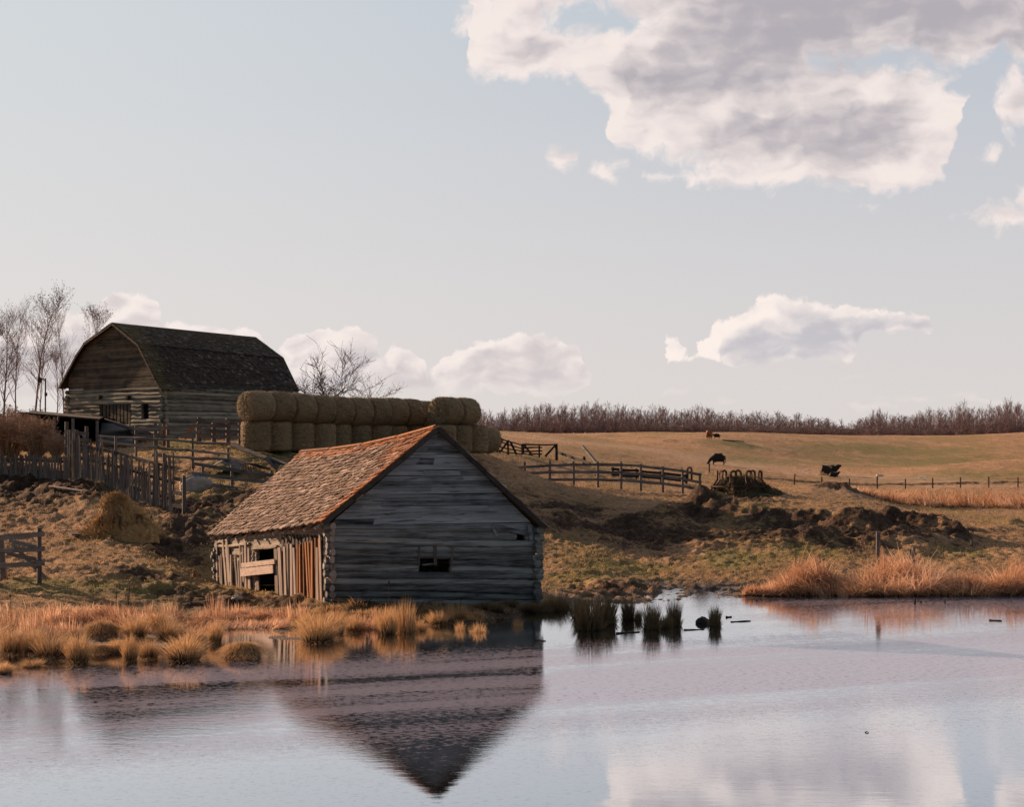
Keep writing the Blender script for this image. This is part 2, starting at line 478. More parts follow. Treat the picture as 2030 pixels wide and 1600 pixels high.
M_REDCOW = plain('red_coat', (0.26, 0.10, 0.045), 0.8, 0, 0.3, 3)
M_WHITECOW = plain('white_coat', (0.7, 0.6, 0.52), 0.8, 0, 0.1, 3)
M_WATERROCK = plain('wet_mud', (0.035, 0.026, 0.020), 0.6, 0, 0.4, 6)
M_BIRD = plain('white_feathers', (0.7, 0.66, 0.6), 0.8, 0, 0.1, 6)
# ------------------------------------------------------------------ ground
def zof(py, d): return H - (py - CY) / F * d
CTRL = [  # column, row in the photograph, distance in metres -> height
 # near bank, left
 (200,1230,45),(330,1232,45.5),(60,1232,45),(200,1150,50.5),(30,1150,50.5),(200,1092,57.5),(30,1092,57),(215,1068,60),(90,1015,66),
 (365,1020,66),(60,968,71.5),(250,988,68.5),(137,949,71),(0,945,74),(60,905,90),(100,880,97),(-200,945,76),(-200,1150,50),(-500,1150,50),(-500,940,90),
 (330,1120,55),(400,1040,63),(470,985,70),(440,920,79),(525,945,76),(560,905,82),(330,905,83),(430,1160,56.5),(500,1172,53),(560,1184,51),(650,1192,48),
 (520,1205,48.5),(400,1205,48.5),(450,1235,45),(600,1215,46.5),(300,965,73),
 (325,872,94),(140,872,101),(590,872,103),(475,896,81.5),(650,897,86),(850,898,92),(962,898,94),(500,870,112),(100,862,130),(700,872,125),
 # shed and right bank
 (870,1198,49),(1063,1197,50.2),(980,1200,49.4),(750,1196,48),(750,1165,58),(900,1150,60),(800,1100,64),(1075,1190,51),(1150,1185,53.5),(1300,1178,56),(1450,1172,57),
 (1100,1110,62),(1300,1118,65),(1500,1130,62),(1200,1060,74),(1090,1050,72),(1100,990,86),(1400,1060,74),(1650,1100,68),(1800,1110,69),(2000,1100,72),
 (2300,1100,72),(1700,1165,57),(1900,1163,57.5),(2100,1163,57.5),(2400,1163,57.5),(2030,1050,88),
 (1000,948,97),(1090,960,98),(1230,969,99),(1387,980,100),(1475,984,95),(1600,1008,86),(1500,1062,75),(1750,1062,76),(1900,1052,82),(1700,975,104),
 (900,905,100),(1000,902,108),(1100,906,118),(1185,915,124),(1300,940,125),(1450,960,130),(1550,966,150),
 (1700,985,125),(1900,985,135),(2030,990,130),(2300,990,130),(1750,998,104),(2030,1012,110),
 (1574,964,175),(1740,966,180),(2018,961,182),(2300,960,182),
 # pasture
 (1424,922,212),(1350,930,190),(1640,943,195),(1950,917,212),(1850,926,206),(1950,927,238),(1850,929,234),(2030,926,240),(2200,926,240),(2030,905,275),(1850,907,275),(1700,911,262),(1500,905,240),(1200,894,185),(1100,882,185),(1000,868,200),(1250,905,180),(1500,935,195),(1750,938,205),(2030,911,215),(2300,903,216),
 (1405,870,262),(1200,874,260),(1000,862,250),(1400,856,310),(1000,856,280),(1200,866,300),(1700,868,320),(1850,872,320),(2030,860,320),(2300,856,320),
 (1800,888,295),(1550,890,262),
 (1000,864,420),(1400,862,420),(1700,872,420),(2030,866,420),(2300,864,420),(700,862,420),(300,862,420),(-200,862,420),(-600,862,420),(2700,862,420),
 (1000,864,560),(1400,860,560),(1800,868,560),(2200,862,560),(500,862,560),(-400,862,560),(2700,862,560),
 (1000,872,1200),(2000,872,1200),(0,872,1200),(-1200,872,1200),(3200,872,1200),(1000,885,3000),(-2500,885,3000),(4500,885,3000),
 (-1200,930,100),(-1200,1100,50),(3200,1100,72),(3200,960,180),(3200,900,300),(-1200,870,200),(300,866,220),(-300,866,220),(700,866,220),
]
WATERC = [  # column, distance, height of the pond bed
 (0,40.5,0.02),(150,40.0,0.0),(350,40.5,0.0),(460,42.0,-0.03),(560,43.5,-0.02),(620,41.5,0.0),(700,44.0,0.0),(760,44.3,0.0),(850,45.0,0.02),(1000,47.0,0.0),(1060,48.3,0.0),
 (500,44.5,-0.04),(430,44.5,0.02),(960,45.0,-0.05),(1040,46.6,-0.1),(880,43.6,-0.1),
 (1100,51.3,0.0),(1200,52.2,0.0),(1320,53.2,0.0),(1450,54.6,0.0),(1560,55.2,0.0),(1700,55.0,0.0),(1850,55.2,0.0),(2030,55.4,0.0),(2400,55.5,0.0),(3200,55.5,0.0),
 (0,37.5,-0.12),(200,37.2,-0.12),(400,38.0,-0.15),(600,39.0,-0.15),(800,41.0,-0.2),(1000,43.5,-0.3),(1100,48.0,-0.3),(1300,49.5,-0.3),(1500,51.5,-0.3),(1800,52,-0.3),(2030,52,-0.3),
 (-400,40,0.0),(-400,37,-0.12),(-1200,40,0),(-1200,36,-0.15),(2400,52,-0.3),(3200,52,-0.3),
 (0,30,-0.6),(500,30,-0.6),(1000,32,-0.7),(1500,35,-0.7),(2030,35,-0.7),(-1200,28,-0.6),(3200,30,-0.6),
 (0,18,-1.2),(1000,18,-1.2),(2000,18,-1.2),(-1500,18,-1.2),(3500,18,-1.2),(1000,8,-1.4),(-3000,8,-1.4),(5000,8,-1.4),
]
_c = [(px, d, zof(py, d)) for px, py, d in CTRL] + [(px, d, z) for px, d, z in WATERC]
_cp = np.array([[c[0] / 260.0, math.log(c[1]) * 9.0] for c in _c]); _cz = np.array([c[2] for c in _c])
def _phi(a, b):
    r2 = ((a[:, None, :] - b[None, :, :]) ** 2).sum(-1)
    return np.sqrt(r2 + 0.12)
_n = len(_cp)
_A = np.zeros((_n + 3, _n + 3)); _A[:_n, :_n] = _phi(_cp, _cp) + np.eye(_n) * -0.02
_Pm = np.hstack([np.ones((_n, 1)), _cp]); _A[:_n, _n:] = _Pm; _A[_n:, :_n] = _Pm.T
_w = np.linalg.solve(_A, np.concatenate([_cz, np.zeros(3)]))
def base_z(px, d):
    px = np.asarray(px, float).ravel(); d = np.asarray(d, float).ravel()
    out = np.empty(len(px))
    for i in range(0, len(px), 20000):
        q = np.stack([px[i:i + 20000] / 260.0, np.log(np.maximum(d[i:i + 20000], 5)) * 9.0], -1)
        out[i:i + 20000] = _phi(q, _cp) @ _w[:_n] + _w[_n] + q @ _w[_n + 1:]
    return out
_tab = np.random.default_rng(5).random((256, 256))
def vnoise(x, y):
    xi = np.floor(x).astype(int); yi = np.floor(y).astype(int); fx = x - xi; fy = y - yi
    fx = fx * fx * (3 - 2 * fx); fy = fy * fy * (3 - 2 * fy)
    a = _tab[xi & 255, yi & 255]; b = _tab[(xi + 1) & 255, yi & 255]; c = _tab[xi & 255, (yi + 1) & 255]; d = _tab[(xi + 1) & 255, (yi + 1) & 255]
    return (a * (1 - fx) + b * fx) * (1 - fy) + (c * (1 - fx) + d * fx) * fy
def fbm(x, y, o=4, g=0.5):
    s = 0; a = 1; t = 0
    for i in range(o):
        s = s + a * vnoise(x * 2 ** i + 17.3 * i, y * 2 ** i + 9.1 * i); t += a; a *= g
    return s / t
def blob(px, d, c):
    return np.exp(-(((px - c[0]) / c[2]) ** 2 + ((d - c[1]) / c[3]) ** 2))
# heaps of mud: column, distance, half width (px), half depth (m), height
HEAPS = [(1385,85,34,2.0,0.75),(1330,82,40,2.2,0.45),(1430,84,50,2.4,0.5),(1300,80,60,3,0.35),(1470,81,70,3,0.45),(1250,77,50,2.4,0.30),(1560,80,70,2.6,0.5),
 (1680,105,30,1.4,0.36),(1630,105,45,1.6,0.24),(1725,104,35,1.4,0.12),(1764,80,60,2.4,0.75),(1850,79,48,2.2,0.75),(1905,77,26,2.0,0.45),(1700,77,60,2.6,0.6),(1650,79,50,2.6,0.45),
 (1095,72,34,2.0,0.35),(1160,74,50,2.2,0.35),(1208,70,26,1.4,0.3),(1130,80,60,3,0.2),(1800,74,70,2.6,0.45),(1600,74,60,2.2,0.3),(1530,73,60,2.0,0.25),(1960,86,40,2,0.2),(2010,92,30,1.5,0.3),
 (60,73,90,3,0.35),(-60,76,90,3,0.5),(160,77,50,2,0.2),(180,962,0.1,0.1,0),(330,52.5,60,1.0,0.10),(440,51,50,1.0,0.12),(1330,57,160,1.0,0.16),(1200,56,80,1.0,0.12)]
MUD = [(1385,86,80,5),(1430,89,70,4),(1300,74,220,6),(1620,75,240,5),(1130,82,110,6),(1450,90,120,5),(1800,80,150,6),(1385,82,110,6),(1250,77,120,4),(1560,78,160,5),(1780,77,130,5),(1680,105,70,2.4),(1130,74,90,5),(1900,77,50,3),(60,73,190,7.5),(-150,74,200,9),(180,72,120,5),(380,64,80,7),(330,60,60,2.5),(440,68,60,5),
 (1350,56.5,190,1.5),(1200,55,80,1.8),(420,49.5,130,2.0),(560,49.0,70,1.8),(300,52,120,0.9),(1475,92,70,4),(700,47.2,300,0.8),(1560,184,320,1.5),(1800,184,320,1.5),(480,69,60,4)]
GREEN = [(1250,62,150,5),(1780,288,280,18),(1480,258,110,7),(1980,222,160,5),(1450,66,130,5),(1600,69,110,4),(1150,58,90,3),(480,54.6,75,1.1),(560,51.8,60,1.3),(640,47.6,50,0.6),(60,49.5,160,1.5),(250,49.6,150,1.4),(360,50.5,120,1.3),(1820,262,260,26),(1500,225,120,16),(1150,148,120,18),(1900,192,200,7),
 (520,84,120,6),(350,88,80,8),(440,78,50,4),(560,78,60,4),(1900,72,110,3),(1350,140,120,9),(380,71,40,2),(1600,235,140,9),(700,46.9,90,0.5)]
def masks(px, d):
    m = np.zeros_like(px); g = np.zeros_like(px)
    for c in MUD: m = np.maximum(m, blob(px, d, c))
    for c in GREEN: g = np.maximum(g, blob(px, d, c))
    return m, g
def ground_z(x, y, fine=True):
    x = np.asarray(x, float).ravel(); y = np.asarray(y, float).ravel()
    d = np.maximum(y, 5.0); px = CX + F * x / d
    z = base_z(px, d)
    if not fine: return z
    m, g = masks(px, d)
    for c in HEAPS:
        if c[1] < 500: z = z + blob(px, d, c) * c[4] * (0.55 + 0.9 * fbm(x * 0.9 + 3, y * 0.9, 3))
    near = np.clip((d - 43) / 8, 0, 1) * np.clip((320 - d) / 200, 0, 1)
    n1 = fbm(x * 0.8, y * 0.8, 4, 0.6) - 0.5
    n2 = 0.5 - np.abs(fbm(x * 1.1 + 40, y * 1.1 + 8, 3, 0.6) - 0.5) * 2
    far = np.clip((d - 100) / 100, 0, 1)
    n3 = fbm(x * 3.1 + 7, y * 3.1, 3, 0.6) - 0.5
    close = near * np.clip((120 - d) / 50, 0, 1)
    z = z + close * (n3 * (0.22 + 0.07 * m) + (fbm(x * 6.5 + 3, y * 6.5, 2) - 0.5) * 0.10) + near * (n1 * (0.20 + 0.10 * far) + m * (n2 * 0.45 - 0.15) + m * n1 * 0.5 + g * n1 * 0.12)
    z = z + np.clip((d - 120) / 100, 0, 1) * (fbm(x * 0.05, y * 0.05, 3) - 0.5) * 0.8 * np.clip((700 - d) / 400, 0, 1)
    shore = np.clip((d - 36) / 3, 0, 1) * (1 - near)
    z = z + shore * (fbm(x * 1.6, y * 1.6, 3) - 0.52) * 0.12
    return z
def gz(x, y): return float(ground_z([x], [y])[0])
_ds = np.exp(np.linspace(math.log(25), math.log(900), 1500))
def hit(px, py):
    """the point of the ground that the photograph shows at this column and row"""
    xs = (px - CX) / F * _ds
    g = ground_z(xs, _ds); ray = H - (py - CY) / F * _ds
    k = np.argmax(g >= ray)
    if not (g[k] >= ray[k]): return at(px, py, 300)
    return Vector((xs[k], _ds[k], g[k]))
def on(px, d, dz=0.0):
    x = (px - CX) / F * d
    return Vector((x, d, gz(x, d) + dz))

ucol = np.unique(np.concatenate([np.linspace(-3.0, -0.42, 90), np.linspace(-0.42, 0.42, 660), np.linspace(0.42, 3.0, 90)]))
drow = np.unique(np.concatenate([np.exp(np.linspace(math.log(4), math.log(34), 30)), np.arange(34, 60, 0.15), np.arange(60, 100, 0.20), np.arange(100, 200, 1.0),
        np.arange(200, 350, 2.0), np.exp(np.linspace(math.log(350), math.log(3500), 60))]))
UU, DD = np.meshgrid(ucol, drow)
GX = (UU * DD).ravel(); GY = DD.ravel()
GZ = ground_z(GX, GY)
nr, nc = UU.shape
ii = (np.arange(nr - 1)[:, None] * nc + np.arange(nc - 1)[None, :]).ravel()
gf = np.stack([ii, ii + 1, ii + nc + 1, ii + nc], -1)
gm, gg = masks(CX + F * UU.ravel(), GY)
# trodden path and pale bands on the pasture
gpx = CX + F * UU.ravel()
path = np.exp(-((GY - (250 - (gpx - 1000) * 0.075)) / 9.0) ** 2) * (gpx > 900) * (gpx < 2400)

M_GROUND, t, b = mat('ground_soil_and_grass')
geo = t.new('ShaderNodeNewGeometry').outputs['Position']
mud = attr(t, 'mud'); grn = attr(t, 'green'); pth = attr(t, 'path')
n1 = t.noise(geo, 0.55, 6, 0.65); n2 = t.noise(geo, 3.2, 5, 0.7); n3 = t.noise(t.mapping(geo, (1, 0.35, 1)), 0.12, 5, 0.6)
nf = t.noise(geo, 14, 3, 0.7)
tan = t.mix(t.lin(n2, 0.3, 0.72), (0.17, 0.088, 0.042, 1), (0.64, 0.39, 0.21, 1))
n4 = t.noise(t.mapping(geo, (0.45, 0.13, 1)), 1.0, 5, 0.7)
tan = t.mix(t.m('MULTIPLY', t.ss(n4, 0.50, 0.72), 0.75), tan, (0.15, 0.085, 0.04, 1))
tan = t.mix(t.m('MULTIPLY', t.ss(n4, 0.46, 0.30), 0.5), tan, (0.56, 0.38, 0.22, 1))
tan = t.mix(t.ss(n3, 0.42, 0.62), tan, t.mix(n2, (0.13, 0.085, 0.030, 1), (0.42, 0.28, 0.125, 1)))
gr = t.mix(t.lin(n2, 0.32, 0.7), (0.055, 0.055, 0.014, 1), (0.27, 0.26, 0.065, 1))
gfac = t.m('MULTIPLY', t.ss(t.m('ADD', grn, t.m('MULTIPLY', t.m('SUBTRACT', n1, 0.5), 2.4)), 0.42, 1.0), 0.7)
c1 = t.mix(gfac, tan, gr)
c1 = t.mix(t.m('MULTIPLY', pth, 0.6), c1, (0.46, 0.31, 0.20, 1))
md = t.mix(t.lin(n2, 0.35, 0.75), (0.012, 0.007, 0.004, 1), (0.14, 0.075, 0.040, 1))
mfac = t.ss(t.m('ADD', mud, t.m('MULTIPLY', t.m('SUBTRACT', t.m('ADD', t.m('MULTIPLY', n1, 0.5), t.m('MULTIPLY', n2, 0.5)), 0.5), 4.6)), 0.42, 0.80)
c2 = t.mix(mfac, c1, md)
zz = t.new('ShaderNodeSeparateXYZ'); t.put(zz.inputs[0], geo)
wet = t.m('MULTIPLY', t.ss(zz.outputs[2], 0.16, 0.03), t.ss(zz.outputs[1], 100.0, 70.0))
c3 = t.mix(t.m('MULTIPLY', wet, 0.85), c2, (0.022, 0.014, 0.010, 1))
t.put(b.inputs['Base Color'], c3)
t.put(b.inputs['Roughness'], t.mix(wet, 0.95, 0.55, 'FLOAT'))
bump(t, b, t.m('ADD', t.m('MULTIPLY', n2, 0.9), t.m('MULTIPLY', nf, 0.6)), 0.24)
g_me = mesh_np('ground', np.stack([GX, GY, GZ], -1), gf, M_GROUND, smooth=True, attrs={'mud': gm, 'green': gg, 'path': path})
ground = tag(link('ground', g_me), kind='structure')

# ------------------------------------------------------------------ pond
M_POND, t, b = mat('pond_ice_and_water')
geo = t.new('ShaderNodeNewGeometry').outputs['Position']
sx = t.new('ShaderNodeSeparateXYZ'); t.put(sx.inputs[0], geo)
X, Y = sx.outputs[0], sx.outputs[1]
Yt = t.m('MULTIPLY_ADD', X, -0.42, Y)                            # the ice bands run slightly aslant
band = t.noise(t.xyz(t.m('MULTIPLY', X, 0.035), t.m('MULTIPLY', Yt, 0.55), 0.0), 1.0, 4, 0.55)
speck = t.noise(t.mapping(geo, (3.6, 4.6, 1)), 1.0, 5, 0.7)
speck2 = t.noise(t.mapping(geo, (7.0, 11.0, 1)), 1.0, 3, 0.65)
ice = t.m('MULTIPLY', t.ss(Yt, 22.5, 33.0), t.ss(t.m('ADD', t.m('MULTIPLY_ADD', X, -0.37, Y), t.m('MULTIPLY', t.noise(geo, 0.30, 4), 4.5)), 44.6, 38.6))   # thin ice further out, open water near both shores
wob = t.m('MULTIPLY_ADD', t.noise(t.mapping(geo, (0.5, 1, 1)), 0.22, 4), 7.0, -3.5)
far = t.m('MULTIPLY', t.m('MULTIPLY', t.ss(t.m('ADD', X, wob), 3.0, 10.0), t.ss(t.m('ADD', Y, wob), 40.0, 48.0)), 0.75)
ice = t.m('MAXIMUM', ice, far)
ice = t.m('MULTIPLY', ice, t.lin(band, 0.30, 0.55, 0.35, 1.0))
ln1 = t.ss(t.m('ABSOLUTE', t.m('SUBTRACT', t.m('MULTIPLY_ADD', X, -0.26, Y), t.m('MULTIPLY_ADD', t.noise(t.mapping(geo, (1, 2, 1)), 0.5, 6, 0.7), 1.6, 34.4))), 0.45, 0.05)
ln2 = t.m('MULTIPLY', t.ss(t.m('ABSOLUTE', t.m('SUBTRACT', t.m('MULTIPLY_ADD', X, -0.31, Y), t.m('MULTIPLY_ADD', t.noise(t.mapping(geo, (1, 2, 1)), 0.6, 6, 0.7), 2.2, 32.0))), 0.25, 0.02), 0.45)
lines = t.m('MULTIPLY', t.m('MAXIMUM', ln1, ln2), t.ss(X, 1.5, 0.2))
ice = t.m('MULTIPLY', ice, t.m('SUBTRACT', 1.0, t.m('MULTIPLY', lines, t.lin(speck2, 0.35, 0.6, 1.0, 0.35))))
sp = t.m('ADD', t.m('MULTIPLY', speck, 0.35), t.m('MULTIPLY', speck2, 0.65))
icef = t.m('MULTIPLY', t.ss(t.m('MULTIPLY_ADD', t.m('SUBTRACT', ice, 0.5), 0.22, sp), 0.47, 0.53), t.lin(ice, 0.0, 1.0, 0.55, 1.0))
calm = t.ss(Y, 27.0, 23.0)
rough = t.mix(icef, 0.012, t.mix(t.ss(Y, 30.0, 40.0), 0.035, 0.08, 'FLOAT'), 'FLOAT')
gl = t.new('ShaderNodeBsdfGlossy'); t.put(gl.inputs['Color'], t.mix(t.m('MULTIPLY', t.ss(speck2, 0.46, 0.37), t.m('MULTIPLY', t.lin(band, 0.35, 0.6, 0.15, 0.8), t.lin(ice, 0.0, 0.5, 0.3, 1.0))), t.mix(icef, (0.86, 0.87, 0.89, 1), (0.76, 0.75, 0.79, 1)), (0.40, 0.38, 0.42, 1))); t.put(gl.inputs['Roughness'], rough)
df = t.new('ShaderNodeBsdfDiffuse'); t.put(df.inputs['Color'], t.mix(icef, (0.02, 0.016, 0.014, 1), t.mix(speck2, (0.24, 0.23, 0.30, 1), (0.56, 0.53, 0.64, 1))))
bn = t.new('ShaderNodeBump')
hgt = t.m('ADD', t.m('MULTIPLY', speck, t.m('SUBTRACT', 1.0, t.m('MULTIPLY', calm, 0.8))), t.m('MULTIPLY', t.noise(t.mapping(geo, (0.6, 3.0, 1)), 1.0, 3), 0.5))
t.put(bn.inputs['Height'], hgt); bn.inputs['Distance'].default_value = 0.0015; bn.inputs['Strength'].default_value = 1.0
t.l.new(bn.outputs[0], gl.inputs['Normal'])
fr = t.new('ShaderNodeFresnel'); fr.inputs['IOR'].default_value = 1.6
rf = t.m('MULTIPLY', t.ss(fr.outputs[0], 0.0, 0.45, 0.3, 0.96), t.m('SUBTRACT', 1.0, t.m('MULTIPLY', icef, 0.34)))
ms = t.new('ShaderNodeMixShader'); t.put(ms.inputs[0], rf); t.l.new(df.outputs[0], ms.inputs[1]); t.l.new(gl.outputs[0], ms.inputs[2])
t.l.new(ms.outputs[0], t.n['Material Output'].inputs[0])
pm = MB()
pm.poly([(-260, -60, 0), (260, -60, 0), (260, 66, 0), (-260, 66, 0)])
pond = tag(pm.build('water', M_POND), kind='structure')
# ------------------------------------------------------------------ building helpers
def lerp(a, b, t): return a + (b - a) * t
def patch(c00, c10, c01, c11, sag=0.0):
    """c00 near eave, c10 far eave, c01 near ridge, c11 far ridge"""
    def p(s, t):
        q = lerp(lerp(c00, c10, s), lerp(c01, c11, s), t)
        q = q.copy(); q.z -= sag * math.sin(math.pi * s) * (0.4 + 0.6 * t)
        return q
    return p
def shingle_roof(p, courses, per, gap=0.06, lift=0.035, lichen=lambda s, t: 0.0, seed=1, flip=1):
    rnd = random.Random(seed)
    V, Fc, RN, LI = [], [], [], []
    n = (p(1, 0) - p(0, 0)).cross(p(0, 1) - p(0, 0)).normalized() * flip
    if n.z < 0: n = -n
    for i in range(courses):
        t0 = i / courses; s = 0.0
        while s < 1:
            w = rnd.uniform(0.6, 1.5) / per
            s1 = min(1, s + w)
            if rnd.random() > 0.012:
                r = rnd.random(); th = lift * rnd.uniform(0.6, 1.5)
                ta = t0 - rnd.uniform(0, 0.35) / courses; tb = t0 + 1.5 / courses
                if i == 0: ta -= rnd.uniform(0, 0.5) / courses
                tb = min(tb, 1.0)
                g = 0.0025
                sk = rnd.uniform(-0.12, 0.12) / courses
                a, b_ = p(s + g / 4, ta), p(s1 - g / 4, ta + sk); c, d = p(s1 - g / 4, tb), p(s + g / 4, tb)
                lo_ = [a + n * th * 0.35, b_ + n * th * 0.35, c + n * 0.002, d + n * 0.002]
                up_ = [a + n * (th + 0.008), b_ + n * (th + 0.008 + rnd.uniform(-0.008, 0.01)), c + n * 0.012, d + n * 0.012]
                k = len(V); V += [tuple(q) for q in lo_ + up_]
                Fc += [(k, k + 3, k + 2, k + 1), (k + 4, k + 5, k + 6, k + 7), (k, k + 1, k + 5, k + 4), (k + 1, k + 2, k + 6, k + 5), (k + 2, k + 3, k + 7, k + 6), (k + 3, k, k + 4, k + 7)]
                RN += [r] * 8; LI += [lichen(s, t0)] * 8
            s = s1
    return V, Fc, RN, LI, n
def roof_part(name, p, courses, per, m, parent, lichen, seed, lift=0.035, deck=0.05, segs=10):
    V, Fc, RN, LI, n = shingle_roof(p, courses, per, lift=lift, lichen=lichen, seed=seed)
    for i in range(segs):                                   # the boards under the shingles
        a, b_, c, d = p(i / segs, 0), p((i + 1) / segs, 0), p((i + 1) / segs, 1), p(i / segs, 1)
        k = len(V); V += [tuple(q) for q in (a, b_, c, d)] + [tuple(q - n * deck) for q in (a, b_, c, d)]
        Fc += [(k, k + 1, k + 2, k + 3), (k + 7, k + 6, k + 5, k + 4), (k, k + 4, k + 5, k + 1), (k + 2, k + 6, k + 7, k + 3), (k + 1, k + 5, k + 6, k + 2), (k + 3, k + 7, k + 4, k)]
        RN += [0.1] * 8; LI += [0.0] * 8
    me = mesh_np(name, V, Fc, m, rnd=RN, attrs={'lichen': LI})
    return link(name, me, m, parent)
def log_wall(A, B, za0, za1, zb0, zb1, n, mat_log, mat_chink, parent, name='log_wall', gaps=(), rh=0.13, ext=(0.22, 0.22), seed=1, seg=18, bend=0.026, chink_out=0.02, stag=0):
    """logs laid from A to B; gaps: (first log, last log, t0, t1) left open"""
    st = random.getstate(); random.seed(seed)
    mb = MB(); ch = MB()
    A, B = Vector(A), Vector(B); L = (B - A).length; dv = (B - A).normalized(); nv = Vector((dv.y, -dv.x, 0))
    for i in range(n):
        f = (i + 0.5) / n
        za, zb = lerp(za0, za1, f), lerp(zb0, zb1, f); ha = (za1 - za0) / n; hb = (zb1 - zb0) / n
        e0 = ext[0] * random.uniform(0.5, 1.35) / L; e1 = ext[1] * random.uniform(0.5, 1.35) / L
        spans = [(-e0, 1 + e1)]
        for g0, g1, t0, t1 in gaps:
            if g0 <= i <= g1:
                new = []
                for a, b_ in spans:
                    if t0 > a and t1 < b_: new += [(a, t0 + random.uniform(-0.002, 0.002)), (t1, b_)]
                    elif t1 < b_ and t1 > a: new.append((t1, b_))
                    elif t0 > a and t0 < b_: new.append((a, t0))
                    else: new.append((a, b_))
                spans = new
        taper = random.choice((-1, 1)) * random.uniform(0.0, 0.10)
        rr = random.random()
        for a, b_ in spans:
            p0 = lerp(A, B, a).copy(); p1 = lerp(A, B, b_).copy()
            p0.z = lerp(za, zb, a); p1.z = lerp(za, zb, b_)
            hh0 = lerp(ha, hb, a); hh1 = lerp(ha, hb, b_)
            mb.log(p0, p1, hh0 * 0.53 * (1 + taper), hh1 * 0.53 * (1 - taper), 10, max(3, int(seg * (b_ - a))), 0.10, bend, (rh / (ha * 0.53), 1.0), rr)
            c0, c1 = max(a, 0.0), min(b_, 1.0)
            q0 = lerp(A, B, c0).copy(); q1 = lerp(A, B, c1).copy(); q0.z = lerp(za, zb, c0) - hh0 * 0.5; q1.z = lerp(za, zb, c1) - hh1 * 0.5
            ch.poly([q0 - nv * chink_out, q1 - nv * chink_out, q1 - nv * chink_out + Vector((0, 0, hh1)), q0 - nv * chink_out + Vector((0, 0, hh0))], nv * (2 * chink_out))
    w = mb.build(name, mat_log, parent, smooth=False)
    c = ch.build('chinking', mat_chink, w)
    random.setstate(st)
    return w
def plank_gable(A, B, zrow, left, right, mat_p, parent, name='gable_planks', w=0.2, seed=3, thick=0.03, out=0.0, off=(0, 0)):
    """horizontal boards; zrow(k) gives the row limits; left/right give t limits at a height"""
    st = random.getstate(); random.seed(seed)
    mb = MB(); A, B = Vector(A), Vector(B); dv = (B - A).normalized(); nv = Vector((dv.y, -dv.x, 0))
    for (za, zb) in zrow:
        t00, t01 = left(za), right(za); t10, t11 = left(zb), right(zb)
        if t01 - t00 < 0.01: continue
        cuts = [0.0] + sorted(random.uniform(0.15, 0.85) for _ in range(random.choice((0, 1, 1, 2)))) + [1.0]
        for c0, c1 in zip(cuts[:-1], cuts[1:]):
            q = []
            o = nv * random.uniform(0.0, 0.012)
            dz = random.uniform(-0.008, 0.008); dz2 = dz + random.uniform(-0.012, 0.012)
            for t, z in ((lerp(t00, t01, c0), za + 0.004 + dz), (lerp(t00, t01, c1), za + 0.004 + dz2), (lerp(t10, t11, c1), zb - 0.006 + dz2), (lerp(t10, t11, c0), zb - 0.006 + dz)):
                p = lerp(A, B, t).copy(); p.z = z + off[0] * (1 - t) + off[1] * t; q.append(p + o)
            mb.poly(q, nv * (thick + random.uniform(0, 0.008)))
    r = mb.build(name, mat_p, parent)
    random.setstate(st)
    return r

# ------------------------------------------------------------------ the log shed by the water
SA, SB, SC = at(655, 1190, 48.0), at(434, 1155, 56.5), at(1060, 1195, 50.2)
SD = SB + (SC - SA); SD.z = 0.25
flat = lambda v, z=0.0: Vector((v.x, v.y, z))
shed = empty('log_shed', flat((SA + SB + SC + SD) / 4, 0.2), 'sagging grey log shed with a rusty shingle roof at the pond edge', 'shed')
zA0, zB0, zC0, zD0 = 0.30, 0.16, 0.02, 0.15
zA1, zB1, zC1, zD1 = zof(1036, 48.0), zof(1072, 56.5), zof(1046, 50.2), 1.85
apex_f, apex_b = at(871, 851, 49.15), at(604, 899, 57.3)
nG = Vector(((SC - SA).y, -(SC - SA).x, 0)).normalized()          # out of the gable, towards the camera
nL = Vector(((SA - SB).y, -(SA - SB).x, 0)).normalized()          # out of the left wall
if nL.x > 0: nL = -nL
def tg(px):                                                      # column -> position along the gable wall
    dxx, dyy = SC.x - SA.x, SC.y - SA.y; k = (px - CX) / F
    return (k * SA.y - SA.x) / (dxx - k * dyy)
def tl(px):                                                      # column -> position along the left wall, 0 at the near corner
    dxx, dyy = SB.x - SA.x, SB.y - SA.y; k = (px - CX) / F
    return (k * SA.y - SA.x) / (dxx - k * dyy)
# window and slot in the gable logs
nlog = 12
gaps = [(5, 6, tg(828), tg(892)), (10, 10, tg(1022), tg(1040))]
log_wall(flat(SA), flat(SC), zA0, zA1, zC0, zC1, nlog, M_SHED_LOG, M_SHED_LOG, shed, gaps=gaps, ext=(0.20, 0.20), seed=5, rh=0.13, seg=22)
log_wall(flat(SA), flat(SB), zA0, zA1, zB0, zB1, nlog, M_SLAB, M_CHINK, shed, gaps=[(0, 8, tl(556), tl(511))], ext=(0.24, 0.24), seed=6, rh=0.09, chink_out=0.055)
log_wall(flat(SB), flat(SD), zB0, zB1, zD0, zD1, nlog, M_SHED_LOG, M_CHINK, shed, seed=7, seg=6)
log_wall(flat(SC), flat(SD), zC0, zC1, zD0, zD1, nlog, M_SHED_LOG, M_CHINK, shed, ext=(0.24, 0.24), seed=8, seg=6)
mb = MB(); q = lambda v, z: Vector((v.x, v.y, z))
ins = [q(v, 0.1) for v in (SA, SC, SD, SB)]; cen = sum(ins, Vector()) / 4
ins = [lerp(v, cen, 0.06) for v in ins]; mb.poly(ins, (0, 0, 0.03)); mb.build('earth_floor', M_DARKNESS, shed)
